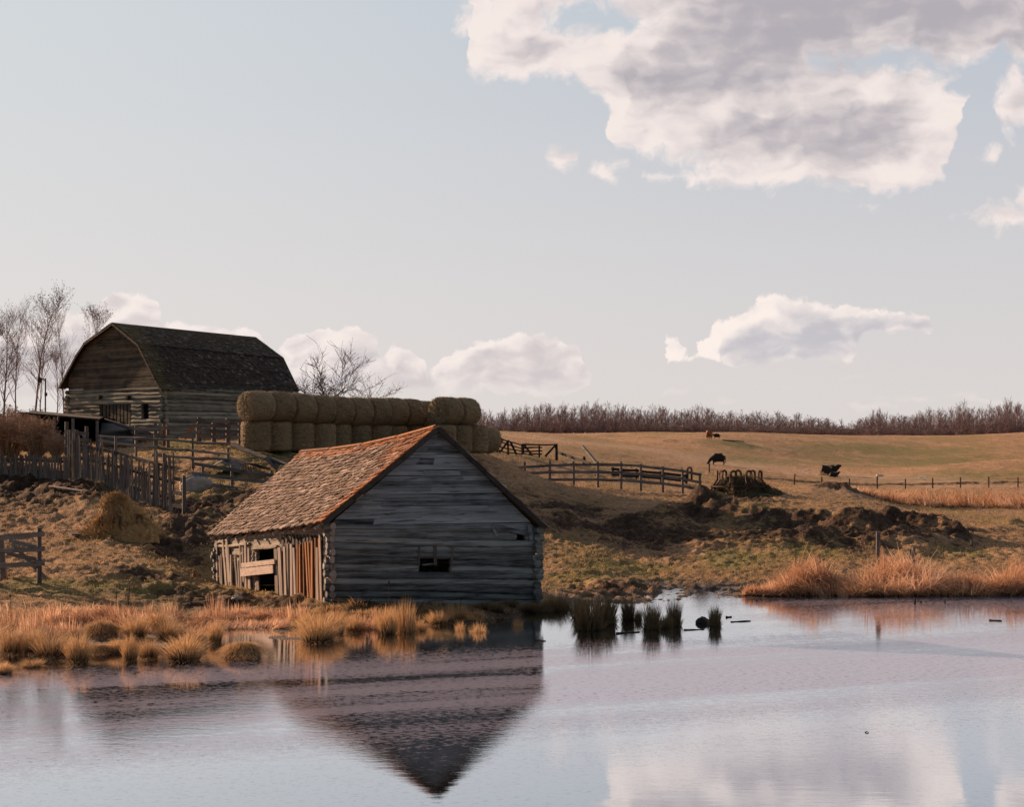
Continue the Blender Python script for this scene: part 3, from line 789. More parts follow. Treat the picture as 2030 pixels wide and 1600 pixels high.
# gable planks
zt = apex_f.z - 0.03
zb_ = max(zA1, zC1) - 0.02
tap = tg(871)
la = lambda z: tap * (z - zA1) / (zt - zA1)
ra = lambda z: 1 - (1 - tap) * (z - zC1) / (zt - zC1)
rows = []; z = min(zA1, zC1) - 0.05
while z < zt - 0.04:
    h = random.uniform(0.155, 0.215); rows.append((z, min(z + h, zt))); z += h
plank_gable(flat(SA) + nG * 0.05, flat(SC) + nG * 0.05, rows, lambda z: max(0.0, la(z)), lambda z: min(1.0, ra(z)), M_SHED_PLANK, shed, seed=12)
mb = MB()                                                        # far gable, boarded
mb.poly([q(SB, zB1 - .1), q(SD, zD1 - .1), Vector((apex_b.x, apex_b.y, apex_b.z - 0.1))], (0, 0.05, 0)); mb.build('rear_gable', M_SHED_PLANK, shed)
# window
wn0 = log_pos = None
def gpt(px, z, o=0.0):
    v = lerp(flat(SA), flat(SC), tg(px)); return Vector((v.x, v.y, z)) + nG * o
zl = lambda i, px: lerp(lerp(zA0, zA1, i / nlog), lerp(zC0, zC1, i / nlog), tg(px))
w0, w1 = zof(1119, 49.2), zof(1084, 49.2)
for px, ww, lean in ((828, 0.06, 0.01), (861, 0.10, -0.01), (893, 0.07, 0.02)):
    mb = MB(); mb.board(gpt(px, w0 - 0.02, 0.12), gpt(px + lean * 100, w1 + 0.03, 0.12), ww, 0.05, nG); win = mb.build('window_frame', M_FENCE_UP, shed)
mb = MB(); mb.board(gpt(836, w0 + 0.0, 0.06), gpt(858, w0 + 0.03, 0.06), 0.05, 0.04, nG); mb.build('sill', M_SHED_LOG, win)
mb = MB(); mb.board(gpt(838, w1 - 0.10, 0.05), gpt(858, w1 - 0.08, 0.05), 0.16, 0.03, nG); mb.build('sash', M_SHED_LOG, win)
mb = MB(); mb.board(gpt(866, w1 - 0.08, 0.05), gpt(890, w1 - 0.08, 0.05), 0.18, 0.03, nG)
mb.build('sash', M_SHED_LOG, win)
for (pa, ya, pb, yb, ww) in ((975, 1041, 1046, 1061, 0.12), (973, 1044, 982, 1062, 0.08), (1046, 1040, 1050, 1072, 0.13)):
    mb = MB(); mb.board(gpt(pa, zof(ya, 49.9), 0.15), gpt(pb, zof(yb, 49.9), 0.15), ww, 0.035, nG); mb.build('loose_board', M_SHED_PLANK, shed)
# slabs on the left wall
def lpt(px, z, o=0.0):
    v = lerp(flat(SA), flat(SB), tl(px)); return Vector((v.x, v.y, z)) + nL * o
def dl(px): return lerp(SA.y, SB.y, tl(px))
def slabs(name, spec, m, o0=0.12):
    for px, yt, yb, wpx, lean in spec:
        mb = MB(); d = dl(px); w = wpx / F * d / 0.45
        mb.board(lpt(px + lean, zof(yb, d) - 0.06, o0 + random.uniform(0, 0.03)), lpt(px, zof(yt, d), o0 + random.uniform(0, 0.04)), w, random.uniform(0.03, 0.05), nL, 0.01, w * random.uniform(0.6, 1.0))
        mb.build(name, m, shed)
slabs('wall_slab', [(437, 1072, 1160, 4, 2), (442, 1102, 1163, 4, 3), (446, 1100, 1164, 3, 2), (449, 1070, 1160, 5, 8), (456, 1068, 1150, 6, 8), (461, 1083, 1162, 3, 2), (466, 1100, 1163, 4, 1),
  (475, 1104, 1166, 4, 4), (480, 1112, 1164, 3, 2), (485, 1080, 1168, 4, 2), (490, 1084, 1150, 4, 1), (495, 1075, 1166, 4, 1), (502, 1090, 1170, 6, 0)], M_SLAB)
slabs('wall_slab', [(580, 1078, 1184, 4, 0), (586, 1079, 1184, 5, 0), (592, 1086, 1186, 5, 2), (637, 1085, 1192, 6, 2), (643, 1060, 1192, 4, 2)], M_SLAB)
slabs('wall_slab', [(599, 1078, 1187, 3, 0), (604, 1079, 1188, 3, 0), (609, 1076, 1188, 2.5, 2), (615, 1075, 1189, 3, 6), (620, 1074, 1190, 3, 4), (626, 1070, 1190, 4, 2), (633, 1067, 1191, 3.5, 4), (640, 1068, 1190, 3, 3)], M_SLAB_ORANGE)
for px in range(566, 646, 7):
    mb = MB(); d = dl(px); mb.board(lpt(px, zof(1183 if px < 600 else 1190, d) - .05, 0.09), lpt(px, zof(1060, d), 0.09), 0.17, 0.02, nL); mb.build('backing_board', M_DARK, shed)
door = slabs('door', [(558, 1088, 1176, 8, 2), (566, 1085, 1177, 7, 3), (574, 1084, 1178, 5, 4)], M_SLAB, 0.17)
mb = MB(); mb.board(lpt(516, zof(1170, dl(516)), 0.06), lpt(512, zof(1112, dl(512)), 0.06), 0.22, 0.05, nL); mb.build('door_post', M_SLAB, shed)
for (pa, ya, pb, yb, ww) in ((494, 1121, 560, 1113, 0.155), (492, 1135, 557, 1128, 0.26)):
    mb = MB(); mb.board(lpt(pa, zof(ya, dl(pa)), 0.26), lpt(pb, zof(yb, dl(pb)), 0.26), ww, 0.045, nL, 0.0, ww * 0.8)
    # board() measures width across 'up'; lay it upright
    mb = MB(); mb.board(lpt(pa, zof(ya, dl(pa)), 0.26), lpt(pb, zof(yb, dl(pb)), 0.26), 0.045, ww, (0, 0, 1)); mb.build('cross_board', M_PALE_BOARD, shed)
# pale beams and chinking under the eave
for pa, pb, y0, y1, w in ((437, 500, 1084, 1078, 0.10), (506, 556, 1090, 1083, 0.10), (600, 645, 1049, 1046, 0.10), (620, 648, 1060, 1058, 0.07), (470, 492, 1098, 1096, 0.16), (438, 450, 1076, 1074, 0.12)):
    mb = MB(); mb.log(lpt(pa, zof(y0, dl(pa)), 0.10), lpt(pb, zof(y1, dl(pb)), 0.10), w / 2, None, 7, 5, 0.15, 0.02); mb.build('pale_beam', M_CHINK, shed)
# roof
e_n, e_f = at(640, 1034, 47.4), at(414, 1060, 56.9)
r_n, r_f = at(868, 846, 48.75), at(598, 896, 57.6)
pL = patch(e_n, e_f, r_n, r_f, 0.15)
def lich(s, t):
    return max(math.exp(-((1 - t) / 0.13) ** 2), math.exp(-(s / 0.05) ** 2) * 0.9, 0.9 * math.exp(-((1 - t) / 0.5) ** 2) * math.exp(-(s / 0.22) ** 2), 0.5 * math.exp(-((1 - s) / 0.12) ** 2) * t)
roof_part('roof', pL, 25, 56, M_SHED_ROOF, shed, lich, 4, lift=0.055)
er_n, er_f = at(1082, 1042, 49.9), Vector((-3.4, 58.9, 1.95))
pR = patch(er_n, er_f, r_n + Vector((0.03, 0, 0.02)), r_f + Vector((0.03, 0, 0.02)), 0.12)
roof_part('roof', pR, 26, 50, M_SHED_ROOF, shed, lambda s, t: 0.3, 5, lift=0.05)
mb = MB()                                                        # ridge boards
for i in range(4):
    a, b_ = pL(i / 4 + 0.01, 1.0), pL((i + 1) / 4, 1.0)
    mb.board(a + Vector((-0.06, 0, 0.035)), b_ + Vector((-0.06, 0, 0.03)), 0.14, 0.02, (-0.6, 0, 0.8), r=random.random())
me = mb.build('ridge_board', M_SLAB_ORANGE, shed)
for nm, P_, dz in (('barge_board', pL, -0.09), ('barge_board', pR, -0.09)):
    mb = MB(); mb.board(P_(0, 0) + nG * 0.0 + Vector((0, 0, dz)), P_(0, 1) + Vector((0, 0, dz)), 0.03, 0.13, (0, 0, 1)); mb.build(nm, M_DARK, shed)
for i in range(12):                                              # rafter ends under the eave
    mb = MB()
    s = (i + 0.5) / 12; a = pL(s, -0.02); b_ = pL(s, 0.16)
    mb.log(a + Vector((0, 0, -0.13)), b_ + Vector((0, 0, -0.13)), 0.05, None, 7, 2, 0.08, 0.0); mb.build('rafter', M_SLAB, shed)

# ------------------------------------------------------------------ the barn
BN, BL, BF = at(325, 868, 95.0), at(137, 868, 101.3), at(586, 868, 104.0)
BB = BL + (BF - BN)
barn = empty('gambrel_barn', flat((BN + BF + BL + BB) / 4, 5.6), 'large dark log barn with a curved gambrel roof behind the hay bales', 'barn')
gv = (BL - BN)
def bp(px, py):                                                  # on the front gable plane
    k = (px - CX) / F; t_ = (k * BN.y - BN.x) / (gv.x - k * gv.y); d = BN.y + t_ * gv.y
    return at(px, py, d), t_
prof = [(126, 768), (159, 706), (176, 680), (232, 640), (282, 681), (302, 720), (320, 757), (330, 771)]
fp = [bp(*c)[0] for c in prof]
nb = Vector((gv.y, -gv.x, 0)).normalized()
if nb.y > 0: nb = -nb
back = [at(505, 668, 109.3), at(560, 709, 107.0), at(592, 776, 105.0)]
side = back[0] - fp[3]
bk = [p + side for p in fp[:3]] + [back[0], back[1], lerp(back[1], back[2], 0.42), lerp(back[1], back[2], 0.8), back[2]]
fpo = [p + nb * 0.35 for p in fp]
gz0 = 5.15
wz = bp(232, 772)[0].z
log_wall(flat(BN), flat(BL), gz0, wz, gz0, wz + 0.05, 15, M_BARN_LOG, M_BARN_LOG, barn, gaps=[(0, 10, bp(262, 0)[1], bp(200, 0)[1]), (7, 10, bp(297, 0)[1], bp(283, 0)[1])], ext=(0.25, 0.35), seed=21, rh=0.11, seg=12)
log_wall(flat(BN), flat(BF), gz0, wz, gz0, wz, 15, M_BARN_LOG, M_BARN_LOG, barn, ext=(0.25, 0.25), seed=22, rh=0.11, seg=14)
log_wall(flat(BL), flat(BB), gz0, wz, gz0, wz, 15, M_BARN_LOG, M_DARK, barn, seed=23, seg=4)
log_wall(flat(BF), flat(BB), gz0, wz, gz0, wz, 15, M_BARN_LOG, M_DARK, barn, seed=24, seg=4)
# gable boards
tp = [(bp(*c)[1], bp(*c)[0].z) for c in prof]
def lim(z, pts):
    pts = sorted(pts, key=lambda q_: q_[1])
    for a, b_ in zip(pts[:-1], pts[1:]):
        if a[1] <= z <= b_[1]: return lerp(a[0], b_[0], (z - a[1]) / max(b_[1] - a[1], 1e-6))
    return pts[0][0] if z < pts[0][1] else pts[-1][0]
Rp = tp[3:]; Lp = tp[:4]
rows = []; z = wz - 0.1
zt = tp[3][1] - 0.08
while z < zt - 0.05:
    h = random.uniform(0.17, 0.23); rows.append((z, min(z + h, zt))); z += h
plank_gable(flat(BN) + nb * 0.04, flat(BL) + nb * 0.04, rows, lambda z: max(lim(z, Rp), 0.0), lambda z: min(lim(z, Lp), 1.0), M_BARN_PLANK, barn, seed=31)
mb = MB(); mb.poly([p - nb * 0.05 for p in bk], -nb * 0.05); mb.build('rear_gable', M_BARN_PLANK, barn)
for k_ in range(9):
    mb = MB(); a = bp(200.5 + k_ * 7, 0)[1]; p = lerp(flat(BN), flat(BL), a)
    mb.board(Vector((p.x, p.y, gz0 + 0.3)) - nb * 0.0, Vector((p.x, p.y, zof(792, p.y))), 0.25, 0.05, nb); mb.build('door_plank', M_BARN_PLANK, barn)
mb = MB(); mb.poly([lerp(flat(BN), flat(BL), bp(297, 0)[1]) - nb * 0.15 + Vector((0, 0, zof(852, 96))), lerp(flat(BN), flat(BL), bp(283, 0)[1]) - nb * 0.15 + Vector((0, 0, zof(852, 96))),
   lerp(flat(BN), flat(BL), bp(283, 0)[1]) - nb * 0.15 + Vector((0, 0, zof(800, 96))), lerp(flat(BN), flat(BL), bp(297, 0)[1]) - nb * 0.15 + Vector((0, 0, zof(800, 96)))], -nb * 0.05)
mb.build('small_door_dark', M_DARKNESS, barn)  # near-black sheet puts the shade inside the small doorway into colour
for px in (203, 260):                                            # lintel stubs above the door
    mb = MB()
    p = bp(px, 788)[0]; mb.log(p - nb * 0.1, p + nb * 0.35, 0.13, None, 7, 2, 0.05, 0); mb.build('beam_end', M_DARK, barn)
# roof, eave to ridge on both sides
segs = [(7, 6), (6, 5), (5, 4), (4, 3)]
for sd, order in ((1, [(7, 6), (6, 5), (5, 4), (4, 3)]), (-1, [(0, 1), (1, 2), (2, 3)])):
    V, Fc, RN, LI = [], [], [], []
    for a, b_ in order:
        P_ = patch(fpo[a], bk[a], fpo[b_], bk[b_], 0.05)
        ln = (fpo[b_] - fpo[a]).length
        v, f, r, l, n = shingle_roof(P_, max(2, int(ln / 0.2)), 60 if sd == 1 else 20, lift=0.04, lichen=lambda s, t: 0.75 * math.exp(-(s / 0.10) ** 2) + (0.6 if b_ == 3 else 0.1) * (0.3 + 0.7 * t), seed=40 + a)
        k = len(V); V += v; Fc += [tuple(i + k for i in q_) for q_ in f]; RN += r; LI += l
        k = len(V); c = [P_(0, 0), P_(1, 0), P_(1, 1), P_(0, 1)]
        V += [tuple(p) for p in c] + [tuple(p - n * 0.08) for p in c]
        Fc += [(k, k + 1, k + 2, k + 3), (k + 7, k + 6, k + 5, k + 4), (k, k + 4, k + 5, k + 1), (k + 2, k + 6, k + 7, k + 3), (k + 1, k + 5, k + 6, k + 2), (k + 3, k + 7, k + 4, k)]
        RN += [0.1] * 8; LI += [0] * 8
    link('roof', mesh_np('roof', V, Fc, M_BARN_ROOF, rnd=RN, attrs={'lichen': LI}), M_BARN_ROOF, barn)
mb = MB()
for a, b_ in zip(fpo[:-1], fpo[1:]):
    mb.board(a + Vector((0, 0, -0.1)) + nb * 0.02, b_ + Vector((0, 0, -0.1)) + nb * 0.02, 0.03, 0.14, (0, 0, 1))
mb.build('barge_board', M_BARN_PLANK, barn)
# low lean-to left of the barn
lt = empty('lean_to', at(140, 862, 92), 'low dark open lean-to beside the left corner of the barn', 'lean-to')
c0, c1, c2, c3 = at(58, 822, 90), at(196, 834, 90.5), at(205, 830, 98), at(62, 817, 98)
mb = MB(); mb.poly([c0, c1, c2, c3], (0, 0, 0.10)); mb.build('flat_roof', M_DARK, lt)
mb = MB()
for k_ in range(10):
    a = lerp(c3, c2, k_ / 9); mb.board(Vector((a.x, a.y, gz(a.x, a.y) - 0.05)), a, 1.45, 0.05, (0, 1, 0))
mb.build('rear_wall', M_DARK, lt)
for k_ in (0.05, 0.35, 0.62, 0.97):
    mb = MB(); a = lerp(c0, c1, k_) + Vector((0, 0.1, 0)); mb.log(Vector((a.x, a.y, gz(a.x, a.y) - 0.1)), a, 0.09, None, 7, 3, 0.05, 0.0); mb.build('post', M_FENCE, lt)
mb = MB(); mb.poly([lerp(c1, c2, 0.05) + Vector((0.3, 0, 0.02)), lerp(c1, c2, 0.05) + Vector((2.2, 0.1, -0.75)), lerp(c1, c2, 0.05) + Vector((2.2, 3.3, -0.7)), lerp(c1, c2, 0.5) + Vector((0.2, 0, 0.02))], (0, 0, 0.06)); mb.build('roof_boards', M_DARK, lt)
# ramp before the barn door
mb = MB(); a, b_, c, d = at(196, 874, 92), at(264, 874, 90), at(256, 842, 96.2), at(202, 838, 97.8)
mb.poly([a, b_, c, d], (0, 0, -0.25)); tag(mb.build('ramp', M_RAMP), 'pale concrete ramp sloping up to the big barn door', 'ramp')
# ------------------------------------------------------------------ hay bales
def make_bale_mesh(Rr, L, seed, face=True):
    rg = np.random.default_rng(seed)
    nk = 56
    prof = [(0.0, -L / 2 - 0.02), (0.35, -L / 2 - 0.03), (0.7, -L / 2 - 0.02), (0.88, -L / 2 + 0.01), (0.955, -L / 2 + 0.07), (1.0, -L / 2 + 0.2)] + [(1.0 + 0.018 * math.sin(q * 2.4 + seed), -L / 2 + 0.2 + (L - 0.4) * q / 12) for q in range(1, 12)] + \
           [(1.0, L / 2 - 0.2), (0.955, L / 2 - 0.07), (0.88, L / 2 - 0.01), (0.7, L / 2 + 0.02), (0.35, L / 2 + 0.03), (0.0, L / 2 + 0.02)]
    V = []; Fc = []
    for j, (rr, x) in enumerate(prof):
        for k in range(nk):
            a = 2 * math.pi * k / nk
            sagf = 1 - 0.035 * max(0, -math.sin(a)) ** 2
            wob = 1 + 0.012 * math.sin(3 * a + seed) + rg.normal(0, 0.011)
            r_ = rr * Rr * wob
            V.append((x + rg.normal(0, 0.008), math.cos(a) * r_ * 1.01, math.sin(a) * r_ * sagf))
    for j in range(len(prof) - 1):
        for k in range(nk):
            Fc.append((j * nk + k, (j + 1) * nk + k, (j + 1) * nk + (k + 1) % nk, j * nk + (k + 1) % nk))
    V = np.array(V); rnd = np.full(len(V), 0.4)
    return V, Fc, rnd
def straw(V0, N0, n, length, seed, width=0.008, flat=0.6):
    """short stalks that stick out of a surface: rows of small quads"""
    rg = np.random.default_rng(seed)
    idx = rg.integers(0, len(V0), n)
    p = V0[idx] + rg.normal(0, 0.02, (n, 3)); nn = N0[idx]
    t_ = rg.normal(0, 1, (n, 3)); t_ -= (t_ * nn).sum(1, keepdims=True) * nn * flat
    t_ /= np.linalg.norm(t_, axis=1, keepdims=True)
    d = t_ + nn * 0.25; d[:, 2] -= 0.25
    s = np.cross(d, nn); s /= np.linalg.norm(s, axis=1, keepdims=True) + 1e-6
    L_ = length * rg.uniform(0.4, 1.2, (n, 1)); w = width
    a = p - s * w; b_ = p + s * w; c = p + d * L_ + s * w * 0.4; e = p + d * L_ - s * w * 0.4
    V = np.stack([a, b_, c, e], 1).reshape(-1, 3); Fc = np.arange(4 * n).reshape(-1, 4)
    return V, Fc
def bale_object(name, Rr, L, seed, upright=False):
    V, Fc, rnd = make_bale_mesh(Rr, L, seed)
    n_ = V * [0, 1, 1]; n_ /= np.linalg.norm(n_, axis=1, keepdims=True) + 1e-6
    ends = (np.abs(V[:, 0]) > L / 2 - 0.03); n_[ends] = np.sign(V[ends, 0])[:, None] * np.array([1.0, 0, 0])
    sv, sf = straw(V, n_, 5000, 0.12, seed, 0.010, 0.9)
    VV = np.vstack([V, sv]); FF = np.vstack([np.array(Fc), sf + len(V)])
    if upright: VV = VV[:, [1, 2, 0]]
    return mesh_np(name, VV, FF, M_BALE, smooth=False)
meshes_lie = [bale_object('round_bale', 0.77, 1.42, s) for s in (1, 2, 3)]
meshes_up = [bale_object('round_bale', 0.765, 1.44, s, True) for s in (4, 5, 6)]
AX = Vector((0.6, 0.8, 0)); azr = math.atan2(0.8, 0.6)
G1 = 'round hay bales stacked in a long row behind the shed'
def bale(me, loc, rz, label, group, tilt=0.0):
    o = link('round_bale', me); o.location = loc; o.rotation_euler = (0, tilt, rz)
    return tag(o, label, 'hay bale', group)
s0 = at(509, 806, 81.6)
b0 = Vector((-12.95, 81.9, 0))
ordinal = ['first', 'second', 'third', 'fourth', 'fifth', 'sixth', 'seventh', 'eighth', 'ninth', 'tenth']
for i in range(10):
    p = s0 + AX * (1.48 * i); p += Vector((random.uniform(-.03, .03), 0, random.uniform(-0.07, 0.05) - 0.012 * i))
    lb = 'round bale on top nearest the barn, its flat round end facing the pond' if i == 0 else '%s round bale from the barn end in the top row of the long stack' % ordinal[i]
    bale(meshes_lie[i % 3], p, azr + random.uniform(-.04, .04), lb, G1)
    p = b0 + AX * (1.52 * i) + Vector((random.uniform(-.04, .04), 0, 0)); zz = s0.z - 0.79 - 0.70 - 0.012 * i
    p.z = zz
    lb = 'upright round bale at the barn end of the bottom row' if i == 0 else '%s upright bale from the barn end in the bottom row of the long stack' % ordinal[i]
    p += Vector((random.uniform(-.08, .08), random.uniform(-.1, .1), 0)); bale(meshes_up[i % 3], p, random.uniform(0, 6), lb, G1, random.uniform(-0.04, 0.04))
G2 = 'hay bales of the short stack above the shed ridge'
s1 = at(868, 815, 87.6) + AX * 0.2
for i, lb in enumerate(('top bale of the short stack whose dark round end faces the pond', 'right-hand top bale of the short stack above the shed ridge')):
    bale(meshes_lie[(i + 1) % 3], s1 + AX * (1.52 * i + 0.5), azr + 0.03, lb, G2)
for i, lb in enumerate(('upright bale of the short stack hidden most by the shed peak', 'middle upright bale under the short stack', 'right end upright bale under the short stack beside the lone bale')):
    p = s1 + AX * (1.1 * i * 1.3); p.z = s1.z - 1.50
    p += Vector((0.1, 0, 0))
    bale(meshes_up[(i + 2) % 3], p, i * 2.0, lb, G2)
p = at(960, 872, 94.0)
bale(meshes_lie[0], p, azr - 0.15, 'lone round bale on the ground at the right end of the stacks', 'single bales')
# ------------------------------------------------------------------ fences
def px_m(px_len, d): return px_len / F * d
def post_part(parent, foot, h, w=0.13, m=None, lean=(0, 0), rnd_=True, name='post'):
    mb = MB(); foot = Vector(foot)
    top = foot + Vector((lean[0], lean[1], h))
    mb.log(foot - Vector((0, 0, 0.25)), top, w / 2 * 1.05, w / 2 * 0.92, 7 if rnd_ else 4, 3, 0.08, 0.0)
    return mb.build(name, M_FENCE_UP if m in (None, M_FENCE) else m, parent)
def rail_part(parent, a, b, w=0.14, th=0.04, m=None, sag=0.02, name='rail', log=False, seg=4):
    mb = MB(); a, b = Vector(a), Vector(b)
    if log:
        mb.log(a, b, w / 2, w / 2 * 0.8, 7, 6, 0.08, sag); return mb.build(name, m or M_FENCE, parent)
    r = random.random(); pts = []
    for i in range(seg + 1):
        q = lerp(a, b, i / seg).copy(); q.z -= sag * math.sin(math.pi * i / seg); pts.append(q)
    d = (b - a).normalized(); s = d.cross(Vector((0, 0, 1))).normalized(); u = s.cross(d).normalized()
    vs = []; fs = []
    for q in pts:
        ww = w * random.uniform(0.93, 1.05)
        vs += [q + s * x * th / 2 + u * y * ww / 2 for x, y in ((-1, -1), (1, -1), (1, 1), (-1, 1))]
    for i in range(seg):
        for k in range(4): fs.append((i * 4 + k, i * 4 + (k + 1) % 4, i * 4 + 4 + (k + 1) % 4, i * 4 + 4 + k))
    fs += [(3, 2, 1, 0), tuple(seg * 4 + k for k in range(4))]
    mb.add(vs, fs, r); return mb.build(name, m or M_FENCE, parent)
def rail_fence(name, label, cat, posts, rails, d=None, w=0.14, pw=0.13, m=None, group=None, log=False, over=0.12):
    """posts: (column, row of the foot, row of the top); rails: lists of rows, one per post"""
    P = []
    for c in posts:
        p = hit(c[0], c[1]) if d is None else at(c[0], c[1], d if not callable(d) else d(c[0]))
        P.append((p, px_m(c[1] - c[2], p.y)))
    root = empty(name, P[0][0], label, cat, group)
    for (p, h), c in zip(P, posts):
        ln = c[3] if len(c) > 3 else 0
        post_part(root, p, h, pw, m, (px_m(ln, p.y), 0))
    for rr in rails:
        for i in range(len(P) - 1):
            if rr[i] is None or rr[i + 1] is None: continue
            o_ = pw * 0.5 + 0.03 + (0.05 if not log else w * 0.7) * (i % 2)
            a = at(posts[i][0], rr[i], P[i][0].y - o_); b = at(posts[i + 1][0], rr[i + 1], P[i + 1][0].y - o_)
            dv = (b - a).normalized()
            rail_part(root, a - dv * over, b + dv * over, w * random.uniform(0.85, 1.1), 0.04 if not log else w, m, random.uniform(0, 0.04), log=log)
    return root
# tall picket fence
def picket_fence(name, label, a, b, top_a, top_b, n, rails, w=0.085, jag=0.25, low=None, posts_every=0, group=None):
    pa, pb = hit(*a), hit(*b)
    ha, hb = px_m(a[1] - top_a, pa.y), px_m(b[1] - top_b, pb.y)
    root = empty(name, pa, label, 'fence', group)
    dv = (pb - pa); dv.z = 0; nv = Vector((dv.y, -dv.x, 0)).normalized()
    if nv.y > 0: nv = -nv
    for i in range(n):
        t = (i + random.uniform(-0.25, 0.25)) / (n - 1)
        p = lerp(pa, pb, t).copy(); p.z = gz(p.x, p.y)
        h = lerp(ha, hb, t) * (1 - abs(random.gauss(0, jag)) * 0.5)
        if low and low[0] < t < low[1]: h *= random.uniform(0.62, 0.85)
        h = max(h, 0.4)
        ln = random.gauss(0, 0.05)
        mb = MB(); mb.board(p + nv * 0.03 - Vector((0, 0, 0.03)), p + nv * random.uniform(0.03, 0.07) + Vector((ln, 0, h)), w * random.uniform(0.75, 1.3), 0.03, nv, 0.0, w * random.uniform(0.6, 1.2))
        mb.build('picket', M_FENCE_UP, root)
    for f in rails:
        k = max(2, int(dv.length / 2.5))
        for i in range(k):
            u, v = lerp(pa, pb, i / k).copy(), lerp(pa, pb, (i + 1) / k).copy()
            u.z = gz(u.x, u.y) + lerp(ha, hb, i / k) * f; v.z = gz(v.x, v.y) + lerp(ha, hb, (i + 1) / k) * f
            rail_part(root, u - nv * 0.02, v - nv * 0.02, 0.12, 0.05, M_FENCE_UP, 0.02)
    if posts_every:
        for i in range(0, int(dv.length / posts_every) + 1):
            t = i * posts_every / dv.length; p = lerp(pa, pb, t).copy(); p.z = gz(p.x, p.y)
            post_part(root, p - nv * 0.10, lerp(ha, hb, t) * 0.95, 0.14, M_FENCE_UP)
    return root, pb
tall, pe = picket_fence('picket_fence', 'tall ragged grey picket fence running down the slope behind the shed', (136, 948), (345, 1016), 848, 898, 76, (0.16, 0.45, 0.70), low=(0.18, 0.80), posts_every=3.2)
p = hit(365, 1020); post_part(tall, p, px_m(72, p.y), 0.17, M_FENCE)
for y0, y1 in ((948, 953), (976, 981), (1002, 1006)):
    rail_part(tall, at(343, y0, pe.y), at(366, y1, p.y), 0.15, 0.08, M_FENCE_UP, 0.0)
picket_fence('picket_fence', 'low dark picket fence below the orange bush at the left edge', (-60, 940), (134, 953), 903, 906, 44, (0.30, 0.75), w=0.10, jag=0.18)
# yard rails
YG = 'grey rail fences of the farmyard'
rail_fence('rail_fence', 'rail fence with long bleached rails across the yard before the barn', 'fence',
  [(201, 893, 862), (270, 905, 866), (307, 910, 862), (382, 926, 870), (452, 912, 888)],
  [[865, 869, 871, 876, 881], [874, 884, 887, 894, 900], [None, None, 903, 908, 912]], w=0.15, group=YG, log=True, d=lambda c: 80 - (c - 200) * 0.012)
rail_fence('rail_fence', 'pale corner posts and rails beside the dark lean-to', 'fence', [(132, 894, 836), (152, 893, 852), (172, 890, 845)], [[856, 858, 860], [869, 870, 872], [884, 884, 884]], w=0.18, pw=0.2, group=YG, d=84)
rail_fence('rail_fence', 'grey board fence standing against the long log wall of the barn', 'fence', [(395, 872, 827), (424, 873, 836), (452, 874, 829), (476, 875, 836)],
  [[833, 834, 835, 836], [843, 844, 844, 845], [853, 855, 855, 856], [864, 866, 866, 867]], w=0.20, pw=0.26, group=YG, d=87)
rail_fence('rail_fence', 'grey rails between the barn door ramp and the barn fence', 'fence', [(270, 880, 845), (333, 886, 843), (392, 872, 840)], [[850, 848, 844], [864, 866, 857]], w=0.16, pw=0.2, group=YG, d=86)
o = MB(); o.board(at(366, 870, 86.5), at(389, 838, 86.7), 0.16, 0.05, (0, -1, 0)); tag(o.build('loose_board', M_SLAB_ORANGE), 'rusty orange board leaning on the grey barn fence', 'board')
o = MB(); o.log(at(459, 882, 79), at(572, 924, 76), 0.12, 0.09, 8, 8, 0.06, 0.02); tag(o.build('pole', M_FENCE), 'long bleached pole slanting down behind the shed roof', 'pole')
o = MB(); o.board(at(452, 907, 77.5), at(536, 931, 75.5), 0.04, 0.13, (0, 0, 1)); tag(o.build('loose_board', M_FENCE), 'grey board sloping down below the long pole', 'board')
rail_fence('rail_fence', 'low grey board fence beside the two boulders', 'fence', [(402, 968, 922), (460, 979, 922), (538, 978, 932)],
  [[922, 931, 942], [941, 948, 956], [957, 967, 979]], w=0.17, pw=0.15, group=YG, over=0.5, d=72.5)
# posts standing on their own in the yard
for px, y0, y1, lb in ((309, 884, 838, 'tall grey post before the barn with a tangled top'), (326, 884, 840, 'thin brown post beside the corner of the barn')):
    o = MB(); a = at(px, y0, 88); o.log(a, at(px - 1, y1, 88), 0.11, 0.09, 7, 3, 0.08, 0); tag(o.build('post', M_FENCE if px < 320 else M_SLAB_ORANGE), lb, 'post')
# board fence to the right of the shed
bf = [(960, 950, 926), (990, 952, 926), (1040, 954, 916), (1090, 957, 913), (1137, 958, 915), (1185, 959, 915), (1231, 962, 915), (1270, 966, 920), (1314, 970, 925), (1353, 974, 932), (1387, 979, 938)]
rail_fence('board_fence', 'grey three-rail board fence curving right of the shed to its end post', 'fence', bf,
  [[934, 930, 926, 923, 921, 921, 922, 924, 929, 934, 941], [944, 941, 938, 936, 936, 936, 937, 940, 944, 949, 956], [956, 955, 953, 951, 951, 951, 952, 955, 959, 964, 971]], d=lambda c: 96.5 + (c - 960) * 0.006, w=0.17, pw=0.17)
rail_fence('board_fence', 'shorter dark board fence seen behind the right half of the three-rail fence', 'fence', [(1215, 950, 926), (1262, 953, 929), (1310, 956, 934), (1360, 960, 940)],
  [[930, 933, 938, 944], [941, 944, 948, 954]], d=107, w=0.17, pw=0.15, m=M_DARK)
